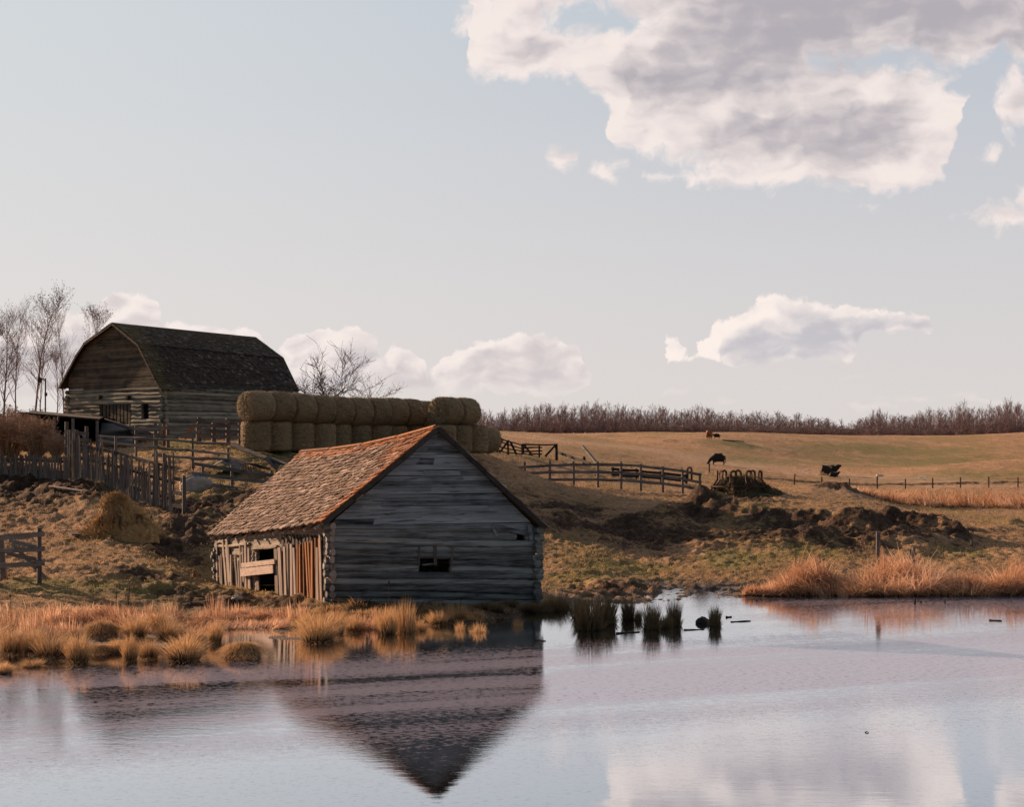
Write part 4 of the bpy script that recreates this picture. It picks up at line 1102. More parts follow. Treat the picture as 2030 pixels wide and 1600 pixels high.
# gate and braces on the rise
gt = empty('field_gate', at(1070, 904, 112), 'dark pole gate with slanting braces on the rise right of the bales', 'gate')
G = lambda px, py: at(px, py, 112)
for px, y0, y1, w in ((1036, 905, 880, 0.28), (1069, 904, 881, 0.14), (1103, 906, 880, 0.22)): post_part(gt, G(px, y0), px_m(y0 - y1, 112), w, M_DARK)
for y in (882, 888, 895, 901): rail_part(gt, G(1038, y), G(1102 if y < 885 else 1075, y - 0.5) , 0.12, 0.06, M_DARK, 0.02, log=True)
for a, b in (((1039, 882), (1055, 903)), ((1101, 883), (1081, 905))): rail_part(gt, G(*a), G(*b), 0.14, 0.06, M_DARK, 0, 'brace')
gf_ = empty('pole_fence', at(1000, 900, 110), 'tangled dark pole fence between the lone bale and the field gate', 'fence')
G = lambda px, py: at(px, py, 110)
for px, y0, y1, w in ((985, 898, 868, 0.2), (1007, 900, 875, 0.16)): post_part(gf_, G(px, y0), px_m(y0 - y1, 110), w, M_DARK)
for a, b in (((982, 866), (1036, 884)), ((984, 874), (1036, 890)), ((984, 884), (1036, 896)), ((984, 893), (1036, 902))): rail_part(gf_, G(*a), G(*b), 0.10, 0.05, M_DARK, 0.03, log=True)
for a, b in (((1012, 876), (1024, 902)), ((1009, 873), (990, 898)), ((996, 872), (986, 892))): rail_part(gf_, G(*a), G(*b), 0.15, 0.06, M_DARK, 0, 'brace')
lr = empty('low_rail', at(1105, 898, 113), 'single low rail falling from the field gate to a stub post', 'rail')
rail_part(lr, at(1105, 897, 112.5), at(1170, 919, 108), 0.16, 0.08, M_DARK, 0.0); post_part(lr, at(1158, 914, 110), 0.3, 0.22, M_DARK, name='stub_post')
o = MB(); o.log(at(1184, 920, 104), at(1155, 885, 106), 0.12, 0.10, 7, 4, 0.05, 0); tag(o.build('leaning_log', M_FENCE), 'grey log leaning over the three-rail fence', 'log')
# wire fence along the pasture
wp = [(1406, 963, 943, 0), (1490, 964, 944, 0), (1574, 965, 944, 2), (1629, 965, 944, 0), (1684, 964, 943, 0), (1739, 967, 943, 0), (1795, 963, 942, 0), (1849, 963, 942, 0), (1904, 963, 942, 0), (1960, 962, 941, 0), (2018, 962, 941, 0), (2080, 962, 941, 0)]
wf = empty('wire_fence', on(1406, 180), 'thin wire fence on dark posts along the foot of the pasture', 'fence')
tops = []
for px, y0, y1, ln in wp:
    if px == 1490: continue
    p = on(px, 178); post_part(wf, p, px_m(y0 - y1, 178) * random.uniform(0.92, 1.05), 0.16, M_DARK, (px_m(ln, 178), 0)); tops.append(p)
for k in (0.45, 0.95):
    mb = MB(); mb.tube([p + Vector((0, -0.09, k)) for p in tops], 0.012, 4); mb.build('wire', M_RUST, wf)
# near fence, left edge
nf = empty('rail_fence', hit(78, 1156), 'grey three-rail fence end with thick post at the left edge above the reeds', 'fence')
A, B = hit(78, 1156), hit(8, 1149)
post_part(nf, A, px_m(109, A.y), 0.15); mb = MB(); mb.log(B - Vector((0, 0, .2)), at(2, 1062, B.y), 0.09, 0.08, 7, 3, 0.05, 0); mb.build('post', M_FENCE, nf)
C0 = hit(-90, 1142); post_part(nf, C0, 1.4, 0.15)
for ya, yb, yc in ((1059, 1064, 1070), (1088, 1092, 1096), (1117, 1120, 1124)):
    rail_part(nf, at(-92, yc, C0.y - 0.12), at(88, ya, A.y - 0.12), 0.15, 0.05, M_FENCE, 0.02, seg=6)
for a, b in (((18, 1072), (80, 1087)), ((14, 1098), (78, 1110)), ((24, 1078), (90, 1146))):
    mb = MB(); rail_part(nf, at(a[0], a[1], A.y + 0.25), at(b[0], b[1], A.y + 0.2), 0.12, 0.04, M_FENCE, 0, 'brace')
# ------------------------------------------------------------------ hay feeders
def hay_heap(name, label, c, rx, ry, h, m, seed, peak=(0, 0), straw_n=9000, L=0.45, lumps=1.0, shape=1.6):
    rg = np.random.default_rng(seed); nu, nv_ = 40, 16
    V = []; Fc = []; N = []
    for j in range(nv_ + 1):
        f = j / nv_
        for k in range(nu):
            a = 2 * math.pi * k / nu
            w = 1 + 0.16 * math.sin(2 * a + seed) + 0.10 * math.sin(3 * a + 2.0 * seed)
            rr = 1 - f
            n_ = float(fbm(np.array([math.cos(a) * rr * 2.2 + seed * 3]), np.array([math.sin(a) * rr * 2.2 + f * 2]), 4)[0]) - 0.5
            z = h * (1 - rr ** shape) * (1 + n_ * 0.7 * lumps) if f > 0 else -0.45
            V.append((math.cos(a) * rx * rr * w + peak[0] * f ** 0.7, math.sin(a) * ry * rr * w + peak[1] * f ** 0.7, z)); N.append((math.cos(a) * 0.7, math.sin(a) * 0.7, 0.7))
    for j in range(nv_):
        for k in range(nu): Fc.append((j * nu + k, j * nu + (k + 1) % nu, (j + 1) * nu + (k + 1) % nu, (j + 1) * nu + k))
    V = np.array(V); N = np.array(N)
    V = V + rg.normal(0, 0.03 * min(1, h), V.shape)
    sv, sf = straw(V[nu:], N[nu:], straw_n, L, seed, 0.016, 0.3)
    me = mesh_np(name, np.vstack([V, sv]), np.vstack([np.array(Fc), sf + len(V)]), m)
    o = link(name, me, m); o.location = c
    return tag(o, label, 'hay')
def u_hoop(mb, c, ang, rad, w, h, kink=0.0, r=0.022, bars=1):
    ca, sa = math.cos(ang), math.sin(ang); tx, ty = -sa, ca
    def P_(u, z):
        k = rad - kink * max(0.0, min(1.0, (z - h * 0.35) / (h * 0.3)))
        return c + Vector((ca * k + tx * u, sa * k + ty * u, z))
    for b_ in range(bars):
        ww = w * (1 - 0.38 * b_); hh = h - 0.07 * b_
        pts = [P_(-ww / 2, 0.0), P_(-ww / 2, h * 0.35), P_(-ww / 2, h * 0.65), P_(-ww / 2, hh - ww / 2)]
        pts += [P_(-math.cos(q * math.pi / 6) * ww / 2, hh - ww / 2 + math.sin(q * math.pi / 6) * ww / 2) for q in range(1, 6)]
        pts += [P_(ww / 2, hh - ww / 2), P_(ww / 2, h * 0.65), P_(ww / 2, h * 0.35), P_(ww / 2, 0.0)]
        mb.tube(pts, r, 5)
def feeder(label, c, rad, h, n, w, kink, phase=0.0, bars=1, r=0.03, ringz=(0.08, 0.5), panel=None):
    root = empty('ring_feeder', c, label, 'hay feeder')
    for k in range(n):
        mb = MB(); u_hoop(mb, c, phase + 2 * math.pi * k / n, rad, w, h, kink, r, bars); mb.build('hoop', M_RUST, root, True)
    for z in ringz:
        mb = MB(); mb.tube([c + Vector((math.cos(q * math.pi / 16) * rad, math.sin(q * math.pi / 16) * rad, z)) for q in range(33)], r, 5, False); mb.build('ring', M_RUST, root, True)
    return root
c = hit(238, 1066); c.y += 0.85; kq = c.y / 62.5; c.z = gz(c.x, c.y) - 0.06
feeder('rusty ring feeder nearly buried in the golden hay pile on the left', c, 0.98 * kq, 0.80 * kq, 7, 0.30, 0.0, -math.pi / 2 - 0.10, 2, 0.019, (0.06,))
hay_heap('hay_pile', 'golden loose hay heaped high over the left ring feeder', c - Vector((0, 0, 0.05)), 0.98 * kq, 0.92 * kq, 1.18 * kq, M_HAY, 2, (-0.16, 0), 14000, 0.34, 1.5, 2.5)
hay_heap('hay_pile', 'golden hay trampled in front of the left ring feeder', c + Vector((0.1, -0.75, 0)), 1.15, 0.6, 0.34, M_HAY, 15, (0, 0), 5000, 0.3, 1.4, 1.6)
hay_heap('hay_pile', 'golden hay slumped against the right side of the left feeder', c + Vector((0.85, -0.15, 0)), 0.55, 0.6, 0.5, M_HAY, 17, (-0.15, 0), 3000, 0.3, 1.2, 1.8)
hay_heap('hay_pile', 'golden hay spilled low on the left side of the left feeder', c + Vector((-1.1, -0.1, 0)), 0.8, 0.55, 0.46, M_HAY, 5, (0.35, 0), 3000, 0.25)
hay_heap('hay_tuft', 'rolled tuft of golden hay on top of the left hay pile', c + Vector((-0.42, -0.1, 0.9)), 0.46, 0.42, 0.50, M_HAY, 7, (0.1, 0), 3000, 0.25, 0.8, 3.0)
mb = MB(); mb.board(hit(141, 1062) + Vector((0, 0, .1)), hit(152, 1067) + Vector((0, -.1, .08)), 0.3, 0.05, (0, 0, 1)); tag(mb.build('board', M_DARK), 'short dark board at the left foot of the golden hay', 'board')
c = hit(1474, 984); c.y += 1.6; c.z = gz(c.x, c.y) - 0.1
feeder('rusty ring feeder with tall hoops on the mud heaps to the right', c, 1.66, 1.58, 9, 0.40, 0.34, -math.pi / 2 + 0.28, 2, 0.035, (0.1, 0.62))
hay_heap('hay_pile', 'dark old hay filling the right ring feeder', c, 1.75, 1.6, 1.15, M_OLDHAY, 3, (0.1, 0), 7000, 0.22, 1.2, 3.0)
hay_heap('hay_pile', 'dark old hay slumped at the right side of the tall-hooped feeder', c + Vector((1.3, -0.6, 0)), 1.5, 1.0, 0.75, M_OLDHAY, 8, (-0.3, 0), 2500, 0.2)
hay_heap('hay_pile', 'dark old hay spread before the tall-hooped feeder', c + Vector((0.2, -1.6, -0.1)), 2.0, 0.9, 0.45, M_OLDHAY, 9, (0, 0), 2500, 0.2)
c = at(1362, 964, 112); c.z = gz(c.x, c.y)
feeder('small ring feeder behind the last posts of the board fence', c, 0.35, 0.95, 3, 0.4, 0, -1.2, 2, 0.03, (0.1,))
# ------------------------------------------------------------------ stones, boards and sheets
def boulder(label, c, s, seed, m=M_ROCK):
    rg = np.random.default_rng(seed); nu, nv_ = 40, 24; V = []; Fc = []
    for j in range(nv_ + 1):
        for k in range(nu):
            a = 2 * math.pi * k / nu; e = math.pi * j / nv_ - math.pi / 2
            n_ = float(fbm(np.array([math.cos(a) * 1.3 + seed]), np.array([math.sin(a) * 1.3 + e * 1.4]), 5, 0.6)[0])
            q = 0.45 + 1.0 * n_
            V.append((math.cos(a) * math.cos(e) * s[0] * q, math.sin(a) * math.cos(e) * s[1] * q, math.sin(e) * s[2] * q))
    for j in range(nv_):
        for k in range(nu): Fc.append((j * nu + k, j * nu + (k + 1) % nu, (j + 1) * nu + (k + 1) % nu, (j + 1) * nu + k))
    o = link('boulder', mesh_np('boulder', V, Fc, m, smooth=True)); o.location = c
    return tag(o, label, 'boulder')
c = hit(384, 973); boulder('large pale boulder at the foot of the low board fence', c + Vector((0, 0.3, 0.2)), (0.78, 0.5, 0.46), 3)
c = at(370, 944, 73); c.z = gz(c.x, c.y); boulder('smaller pale boulder above the large one', c + Vector((0, 0.4, 0.12)), (0.38, 0.3, 0.36), 5)
boulder('small stone in the mud left of the shed door', hit(470, 1193) + Vector((0, 0, 0.03)), (0.18, 0.13, 0.10), 7)
c = at(1393, 1236, 45.6); boulder('dark round stone in the water beside the lone dark tussock', Vector((c.x, 45.6, 0.03)), (0.20, 0.17, 0.15), 9, M_WATERROCK)
def tent(label, a, b, c_, d, h, m=M_SHEET):
    mb = MB(); up = Vector((0, 0, h)); r0 = lerp(a, b, 0.45) + up; r1 = lerp(d, c_, 0.45) + up * 0.9
    mb.poly([a, r0, r1, d], (0, 0, 0.04)); mb.poly([r0 + Vector((0, 0, .004)), b, c_, r1 + Vector((0, 0, .004))], (0, 0, 0.04)); return tag(mb.build('metal_sheet', m), label, 'sheet')
tent('folded grey metal sheet lying behind the low board fence', at(406, 935, 76), at(476, 936, 76), at(486, 924, 78.5), at(428, 920, 78.5), 0.42)
tent('dark crumpled sheet lying under the long slanting pole', at(504, 930, 75.5), at(548, 934, 75.5), at(556, 922, 78), at(516, 918, 78), 0.48, M_DARK)
wr = empty('wire_crate', at(494, 930, 75.6), 'low rusty wire frame between the two metal sheets', 'frame')
for k in range(6):
    mb = MB(); a = at(478 + k * 5, 934, 75.6); b_ = a + Vector((0.25, 1.2, 0.35)); mb.tube([a, a + Vector((-0.05, 0.1, 0.32)), b_], 0.022, 4); mb.build('bar', M_RUST, wr)
mb = MB(); mb.board(at(478, 934, 75.58), at(503, 936, 75.58), 0.06, 0.06); mb.build('bar', M_RUST, wr)
a, b_ = hit(98, 970), hit(165, 983)
mb = MB(); mb.board(a + Vector((0, 0, 0.10)), b_ + Vector((0, 0, 0.14)), 0.14, 0.05); tag(mb.build('plank', M_PALE_BOARD), 'pale plank lying on the dark mud below the picket fence', 'plank')
# bird box pole near the birches
bp_ = empty('light_pole', at(90, 826, 104), 'thin dark pole with a bracket beside the twin birch', 'pole')
p0 = at(90, 826, 104); post_part(bp_, p0 - Vector((0, 0, 1.2)), px_m(76, 104) + 1.2, 0.10, M_DARK)
mb = MB(); mb.board(at(90, 754, 104), at(78, 748, 104), 0.06, 0.06); mb.build('bracket', M_DARK, bp_)
mb = MB(); mb.poly([at(75, 747, 103.9), at(81, 750, 103.9), at(79, 758, 103.9), at(75, 759, 103.9)], (0, 0.3, 0)); mb.build('nest_box', M_DARK, bp_)
mb = MB(); mb.board(at(88.5, 782, 103.9), at(93.5, 782, 103.9), 0.1, 0.22, (0, 0, 1)); mb.build('sign_plate', M_DARK, bp_)
# posts in the reeds
p = hit(1926, 1084); mb = MB(); mb.log(p - Vector((0, 0, .15)), p + Vector((0.02, 0, 0.26)), 0.06, 0.055, 8, 3, 0.05, 0); tag(mb.build('post', M_FENCE), 'short stub post in the dry grass above the right reeds', 'post')
for px, y0, y1, w, lb in ((1741, 1112, 1054, 0.17, 'thick grey post rising behind the right reeds'), (1809, 1122, 1085, 0.13, 'darker paired post among the right reeds'), (1804, 1122, 1090, 0.08, 'thin stake close beside the darker reed post')):
    p = at(px, y0, 58.5); zt = zof(y1, 58.5); p.z = gz(p.x, p.y); post_root = MB(); post_root.log(p - Vector((0, 0, 0.2)), Vector((p.x + (0.05 if px == 1809 else 0), p.y, zt)), w / 2, w / 2, 8, 4, 0.05, 0); tag(post_root.build('post', M_FENCE), lb, 'post')
for px, py, h, lb in ((1814, 1199, 0.2, 'tallest of the three stubs in the water by the right reeds'), (1826, 1197, 0.08, 'smallest of the three stubs in the water by the right reeds'), (1873, 1197, 0.14, 'rightmost of the three stubs in the water by the right reeds')):
    d = H * F / (py - CY); p = at(px, py, d); mb = MB(); mb.log(Vector((p.x, d, -0.2)), Vector((p.x, d, h)), 0.04, 0.03, 6, 2, 0.1, 0); tag(mb.build('stub', M_DARK), lb, 'stub')
for (x0, y0, x1, y1, r, lb) in ((1961, 1231, 1986, 1232, 0.03, 'thin dark stick afloat near the right edge'), (1449, 1234, 1488, 1232, 0.02, 'long thin stick afloat right of the lone dark tussock'), (1222, 1257, 1268, 1254, 0.022, 'dark stick afloat before the dark tussocks'),
    (1356, 1250, 1396, 1249, 0.016, 'thin stick afloat left of the lone dark tussock'), (1440, 1225, 1450, 1224, 0.035, 'small dark chunk afloat beyond the lone dark tussock'), (1060, 1271, 1082, 1272, 0.018, 'short twig afloat at the edge of the shed reflection'), (1715, 1453, 1722, 1454, 0.012, 'tiny dark chip afloat in open water')):
    d0, d1 = H * F / (y0 - CY), H * F / (y1 - CY); mb = MB(); a, b_ = at(x0, y0, d0), at(x1, y1, d1); a.z = b_.z = 0.012; mb.log(a, b_, r, r * 0.6, 6, 4, 0.2, 0.005); tag(mb.build('floating_stick', M_DARK), lb, 'stick')
# ------------------------------------------------------------------ blades, tussocks and reeds
def blades(base, hgt, lean_dir, lean, width, seed, curl=0.4, segs=3, rv=None, flop=0.0):
    """bent tapering blades as triangles; all arguments are arrays over the blades"""
    rg = np.random.default_rng(seed); n = len(base)
    az = rg.uniform(0, 2 * np.pi, n)
    side = np.stack([np.cos(az), np.sin(az), np.zeros(n)], -1) * width[:, None] * 0.5
    side[:, 1] *= 0.5
    dr = np.stack([np.cos(lean_dir), np.sin(lean_dir), np.zeros(n)], -1)
    rows = []; hs = []
    for i in range(segs + 1):
        f = i / segs
        off = dr * (lean * (f + curl * f * f))[:, None] * hgt[:, None]
        z = hgt * (f - flop * f ** 3)
        p = base + off; p[:, 2] += z * np.sqrt(np.maximum(0.15, 1 - (lean * f) ** 2 * 0.5))
        if i < segs:
            rows += [p - side * (1 - f * 0.7), p + side * (1 - f * 0.7)]; hs += [f, f]
        else: rows.append(p); hs.append(1.0)
    k = 2 * segs + 1
    V = np.stack(rows, 1).reshape(-1, 3)
    t_ = []
    for i in range(segs - 1): a = 2 * i; t_ += [(a, a + 1, a + 3), (a, a + 3, a + 2)]
    a = 2 * (segs - 1); t_.append((a, a + 1, a + 2))
    T = (np.array(t_)[None] + (np.arange(n) * k)[:, None, None]).reshape(-1, 3)
    rv = rg.random(n) if rv is None else rv
    hgts = (np.array(hs)[None] * np.ones((n, 1))).ravel()
    return V, T, np.repeat(rv, k), hgts
def join(parts):
    V, T, R_, Hh = [], [], [], []; b_ = 0
    for v, t_, r, h in parts: V.append(v); T.append(t_ + b_); R_.append(r); Hh.append(h); b_ += len(v)
    return np.vstack(V), np.vstack(T), np.concatenate(R_), np.concatenate(Hh)
def blade_mesh(name, parts, m):
    V, T, r, h = join(parts)
    return mesh_np(name, V, T, m, rnd=r, attrs={'hgt': h})
def tuft(seed, n, rad, h, lean, width, curl=0.5, dome=0.0, flop=0.0, hvar=0.4, straight=0.0):
    rg = np.random.default_rng(seed)
    a = rg.uniform(0, 2 * np.pi, n); r = rad * np.sqrt(rg.random(n))
    base = np.stack([np.cos(a) * r, np.sin(a) * r, dome * np.sqrt(np.maximum(0, 1 - (r / rad) ** 2)) - 0.03], -1)
    hg = h * rg.uniform(1 - hvar, 1.0, n) * (1 - 0.35 * (r / rad))
    ln = lean * (0.25 + r / rad) * rg.uniform(0.4, 1.3, n)
    ld = a + rg.normal(0, 0.5, n)
    return blades(base, hg, ld, ln, np.full(n, width) * rg.uniform(0.6, 1.3, n), seed + 1, curl, 3, None, flop)
# kinds of clump, each about one metre tall so that a scale sets its size
protos = {
 'soft': [blade_mesh('grass_tussock', [tuft(s, 520, 0.30, 1.0, 0.40, 0.018, 0.7, 0.12, 0.25), tuft(s + 50, 160, 0.36, 0.45, 1.2, 0.02, 0.8, 0.0, 0.6)], M_TUSS) for s in (1, 2, 3)],
 'dome': [blade_mesh('grass_tussock', [tuft(s, 1500, 0.72, 0.62, 0.8, 0.03, 1.1, 0.45, 1.1), tuft(s + 70, 1200, 0.68, 0.22, 0.5, 0.04, 0.8, 0.40, 0.6)], M_TUSS) for s in (4, 5)],
 'reed': [blade_mesh('reed_clump', [tuft(s, 110, 0.36, 1.0, 0.16, 0.034, 0.4, 0.0, 0.0, 0.7), tuft(s + 9, 90, 0.5, 0.55, 0.9, 0.034, 0.8, 0, 0.5), tuft(s + 19, 160, 0.4, 0.5, 0.5, 0.018, 0.6)], M_REED) for s in (6, 7, 8)],
 'tall': [blade_mesh('reed_clump', [tuft(s, 260, 0.20, 1.0, 0.16, 0.020, 0.5, 0.0, 0.05), tuft(s + 9, 160, 0.28, 0.45, 0.7, 0.022, 0.8, 0, 0.4)], M_TUSS) for s in (9, 10)],
 'dark': [blade_mesh('sedge_tussock', [tuft(s, 900, 0.26, 1.0, 0.24, 0.024, 0.8, 0.0, 0.1, 0.85), tuft(s + 9, 420, 0.34, 0.5, 0.5, 0.024, 0.9, 0, 0.3, 0.6)], M_TUSS_DARK) for s in (11, 12, 13)],
 'dull': [blade_mesh('sedge_tussock', [tuft(s, 650, 0.36, 0.95, 0.45, 0.018, 0.8, 0.1, 0.3)], M_TUSS_DARK) for s in (14, 15)],
}
def clump(kind, px, py, wpx, hpx, label, group, k=None):
    P_ = protos[kind]; me = P_[(k if k is not None else random.randrange(99)) % len(P_)]
    d = H * F / (py - CY)
    if d < 40.5 or kind == 'dark' : p = at(px, py, d); p.z = 0.0
    else:
        p = hit(px, py); d = p.y
    W_ = {'soft': 0.95, 'dome': 1.75, 'reed': 1.0, 'tall': 0.62, 'dark': 0.98, 'dull': 1.05}[kind]
    Hh = {'soft': 0.82, 'dome': 0.72, 'reed': 0.95, 'tall': 0.95, 'dark': 0.97, 'dull': 0.8}[kind]
    o = link(me.name, me); o.location = p + Vector((0, 0.12, -0.02)); sx = px_m(wpx, d) / W_; o.scale = (sx, sx, px_m(hpx * {'dark': 1.35, 'dome': 1.0}.get(kind, 1.15), d) / Hh); o.rotation_euler = (0, 0, random.uniform(0, 6.28))
    return tag(o, label, {'reed': 'reeds', 'tall': 'reeds'}.get(kind, 'tussock'), group)
GT = 'dry golden grass tussocks at the pond edge'; GR = 'clumps of dry reeds on the muddy bank'; GD = 'dark sedge tussocks standing in the water'
base_lab = {'soft': 'dry golden tussock with spiky top among its like at the pond edge', 'reed': 'clump of broken pinkish dry reeds on the muddy bank', 'dome': 'rounded mop of dry grass at the pond edge',
            'tall': 'tall narrow tuft of straw-coloured grass before the shed', 'dark': 'dark upright sedge tussock in the water', 'dull': 'dull brown sedge tussock by the right corner of the shed'}
special = {(480, 1305): 'smooth rounded brown tussock alone in water left of the shed reflection', (805, 1264): 'tallest straw-coloured tuft before the middle of the shed', (1027, 1258): 'small upright straw tuft in open water before the right shed corner',
   (1418, 1243): 'lone dark sedge tussock farthest right in the water', (630, 1276): 'broad fluffy straw tussock before the left corner of the shed', (1170, 1250): 'largest dark sedge tussock, leftmost of those standing in water',
   (152, 1316): 'dark-bottomed tussock at the front of the left bank', (877, 1278): 'low tuft growing on a dark mud lump before the shed', (948, 1274): 'straw tuft with dark wet foot right of the mud lump'}
L = [('soft', 20, 1300, 62, 70), ('soft', 62, 1300, 48, 62), ('soft', 152, 1316, 54, 70), ('dome', 200, 1266, 68, 42), ('soft', 255, 1314, 38, 62), ('soft', 292, 1308, 52, 50), ('soft', 268, 1268, 56, 58),
     ('soft', 365, 1312, 84, 60), ('soft', 332, 1272, 60, 50), ('soft', 425, 1276, 34, 48), ('dome', 480, 1305, 80, 40), ('soft', 100, 1306, 80, 66), ('soft', 4, 1338, 44, 28), ('dome', 190, 1298, 62, 26),
     ('soft', 310, 1252, 50, 46), ('soft', 385, 1282, 50, 44), ('soft', 230, 1296, 40, 34), ('soft', 60, 1325, 50, 22), ('reed', 130, 1262, 60, 56), ('reed', 60, 1260, 60, 60), ('reed', 20, 1250, 60, 70), ('reed', 100, 1240, 60, 50),
     ('reed', 160, 1236, 60, 46), ('reed', 235, 1232, 60, 44), ('reed', 290, 1226, 60, 40), ('reed', 340, 1232, 56, 46), ('reed', 425, 1224, 54, 62), ('reed', 445, 1234, 54, 56), ('reed', 478, 1222, 50, 36), ('reed', 510, 1226, 46, 34), ('reed', 395, 1230, 40, 34),
     ('reed', 560, 1232, 50, 44), ('reed', 588, 1238, 56, 58), ('soft', 630, 1276, 86, 64), ('soft', 662, 1262, 50, 56), ('soft', 700, 1256, 46, 40), ('reed', 720, 1250, 56, 52), ('reed', 752, 1246, 46, 56), ('soft', 766, 1264, 48, 62), ('tall', 805, 1264, 46, 90),
     ('tall', 786, 1258, 40, 70), ('soft', 828, 1258, 40, 34), ('soft', 612, 1256, 50, 50), ('soft', 868, 1240, 48, 34), ('tall', 893, 1236, 22, 46), ('tall', 915, 1232, 30, 40), ('soft', 877, 1278, 42, 30), ('tall', 912, 1264, 24, 40), ('tall', 948, 1274, 38, 46), ('soft', 940, 1272, 30, 24),
     ('tall', 1027, 1258, 26, 40), ('dull', 855, 1226, 40, 30), ('dull', 985, 1216, 34, 28), ('dull', 1050, 1216, 44, 30), ('dull', 1075, 1222, 46, 32), ('dull', 1104, 1220, 54, 50), ('dull', 1128, 1226, 48, 36), ('dull', 1010, 1206, 40, 24), ('dull', 960, 1210, 40, 22),
     ('dark', 1170, 1250, 76, 80), ('dark', 1198, 1238, 64, 72), ('dark', 1152, 1226, 48, 52), ('dark', 1246, 1230, 38, 58), ('dark', 1266, 1232, 20, 30), ('dark', 1293, 1249, 48, 66), ('dark', 1338, 1242, 40, 68), ('dark', 1322, 1246, 36, 32), ('dark', 1418, 1243, 32, 50)]
ORD = ['first', 'second', 'third', 'fourth', 'fifth', 'sixth', 'seventh', 'eighth', 'ninth', 'tenth', 'eleventh', 'twelfth', 'thirteenth', 'fourteenth', 'fifteenth', 'sixteenth', 'seventeenth', 'eighteenth', 'nineteenth', 'twentieth']
def row_of(kd, px, py):
    if kd == 'soft': return 'spiky golden tussock in the front row of the left bank' if py >= 1290 else ('spiky golden tussock in the row behind the front tussocks' if px < 560 else 'straw-coloured fluffy tussock before the shed')
    if kd == 'dome': return 'flattened mop of dry grass on the left bank'
    if kd == 'reed': return 'clump of broken pinkish reeds in the left bank' if px < 380 else 'clump of broken pinkish reeds near the shed'
    if kd == 'tall': return 'narrow upright straw tuft before the shed wall'
    if kd == 'dark': return 'dark sedge tussock standing in the water'
    return 'dull brown sedge tuft near the right shed corner'
rows_ = {}
for it in L: rows_.setdefault(row_of(*it[:3]), []).append(it[1])
for kd, px, py, w, h in L:
    rk = row_of(kd, px, py); k_ = sorted(rows_[rk]).index(px)
    lb = special.get((px, py)) or '%s %s, counted from the left' % (ORD[k_], rk)
    clump(kd, px, py, w, h, lb, {'soft': GT, 'dome': GT, 'reed': GR, 'tall': GR, 'dark': GD, 'dull': 'dull sedge tussocks by the shed corner'}[kd])
# thin cattail stalks
for px, yb, yt in ((229, 1206, 1158), (254, 1200, 1164), (311, 1220, 1168), (22, 1240, 1176), (1578, 1130, 1078), (1740, 1, 0), (910, 1228, 1182), (718, 1240, 1178), (771, 1222, 1148), (1782, 1140, 1090), (1868, 1140, 1084)):
    if yt == 0: continue
    p = hit(px, yb); d = p.y; mb = MB(); tp_ = Vector((p.x + random.uniform(-.05, .05), d, zof(yt, d)))
    mb.tube([p, lerp(p, tp_, 0.5) + Vector((0.01, 0, 0)), tp_], [0.012, 0.010, 0.005], 4); k_ = lerp(p, tp_, 0.86); mb.tube([k_, lerp(k_, tp_, 0.6)], 0.022, 5)
    tag(mb.build('cattail', M_REED), {229: 'thin dry stalk above the left bank, left of a close pair', 254: 'thin dry stalk above the left bank, right of a close pair', 311: 'thin dry stalk standing alone midway along the left bank', 22: 'thin dry stalk near the left edge below the rail fence', 1578: 'thin stalk rising above the first reed bank on the right', 910: 'dry stalk before the middle of the shed, right of the tall tuft', 718: 'dry stalk before the left part of the shed wall', 771: 'seed-headed stalk reaching up before the shed wall', 1782: 'thin stalk just left of the paired posts in the reeds', 1868: 'thin stalk rising right of the paired posts in the reeds'}[px], 'cattail', 'single cattail stalks')
mb = MB()
for a, b_ in (((822, 1224), (842, 1190)), ((730, 1200), (742, 1180))):
    p = hit(*a); mb.tube([p, at(b_[0], b_[1], p.y)], [0.018, 0.008], 5)
    tag(mb.build('bare_stalk', M_REED), 'bare stalk leaning right before the shed wall' if a[0] > 800 else 'short bent stalk at the foot of the shed wall', 'stalk'); mb = MB()
# reed beds
def reed_bed(label, pts, n, h, seed, m=M_REED, width=0.035, lean=0.35, name='reeds'):
    """pts: (column, distance) outline spine with half depth"""
    rg = np.random.default_rng(seed)
    k = rg.integers(0, len(pts) - 1, n); f = rg.random(n)
    P0 = np.array(pts)[k]; P1 = np.array(pts)[k + 1]; q = P0 * (1 - f[:, None]) + P1 * f[:, None]
    dd = q[:, 1] + rg.uniform(-1, 1, n) * q[:, 2]; x = (q[:, 0] + rg.normal(0, 3, n) - CX) / F * dd
    cl = fbm(x * 1.1 + seed, dd * 1.1, 3) * 0.5 + fbm(x * 3.3 + seed, dd * 2.0, 2) * 0.5
    ok = cl > 0.33
    x, dd, q, cl = x[ok], dd[ok], q[ok], cl[ok]; n = len(x)
    z = ground_z(x, dd)
    hh = q[:, 3] * h * rg.uniform(0.35, 1.0, n) * (0.30 + 1.5 * (cl - 0.33) * 2)
    ang = fbm(x * 0.8 + 90, dd * 0.8, 2) * 9 + rg.normal(0, 0.7, n)
    return tag(link(name, blade_mesh(name, [blades(np.stack([x, dd, np.maximum(z, -0.05) - 0.03], -1), hh, ang, rg.gamma(2.0, lean / 2, n).clip(0, 1.3), np.full(n, width) * rg.uniform(0.4, 1.3, n), seed, 0.5, 3, np.clip(fbm(x * 0.9 + 31, dd * 0.9, 3) * 2.6 - 0.9 + rg.normal(0, 0.22, n), 0, 1), 0.15)], m)), label, None, None, 'stuff')
reed_bed('copper dry reeds in a low bank at the right edge of the pond', [(1475, 54.4, 0.3, 0.3), (1520, 54.6, 0.7, 0.75), (1570, 55, 1.0, 1.1), (1630, 55, 1.0, 1.1), (1655, 54.7, 0.5, 0.8)], 5500, 1.05, 31, width=0.05, lean=0.5)
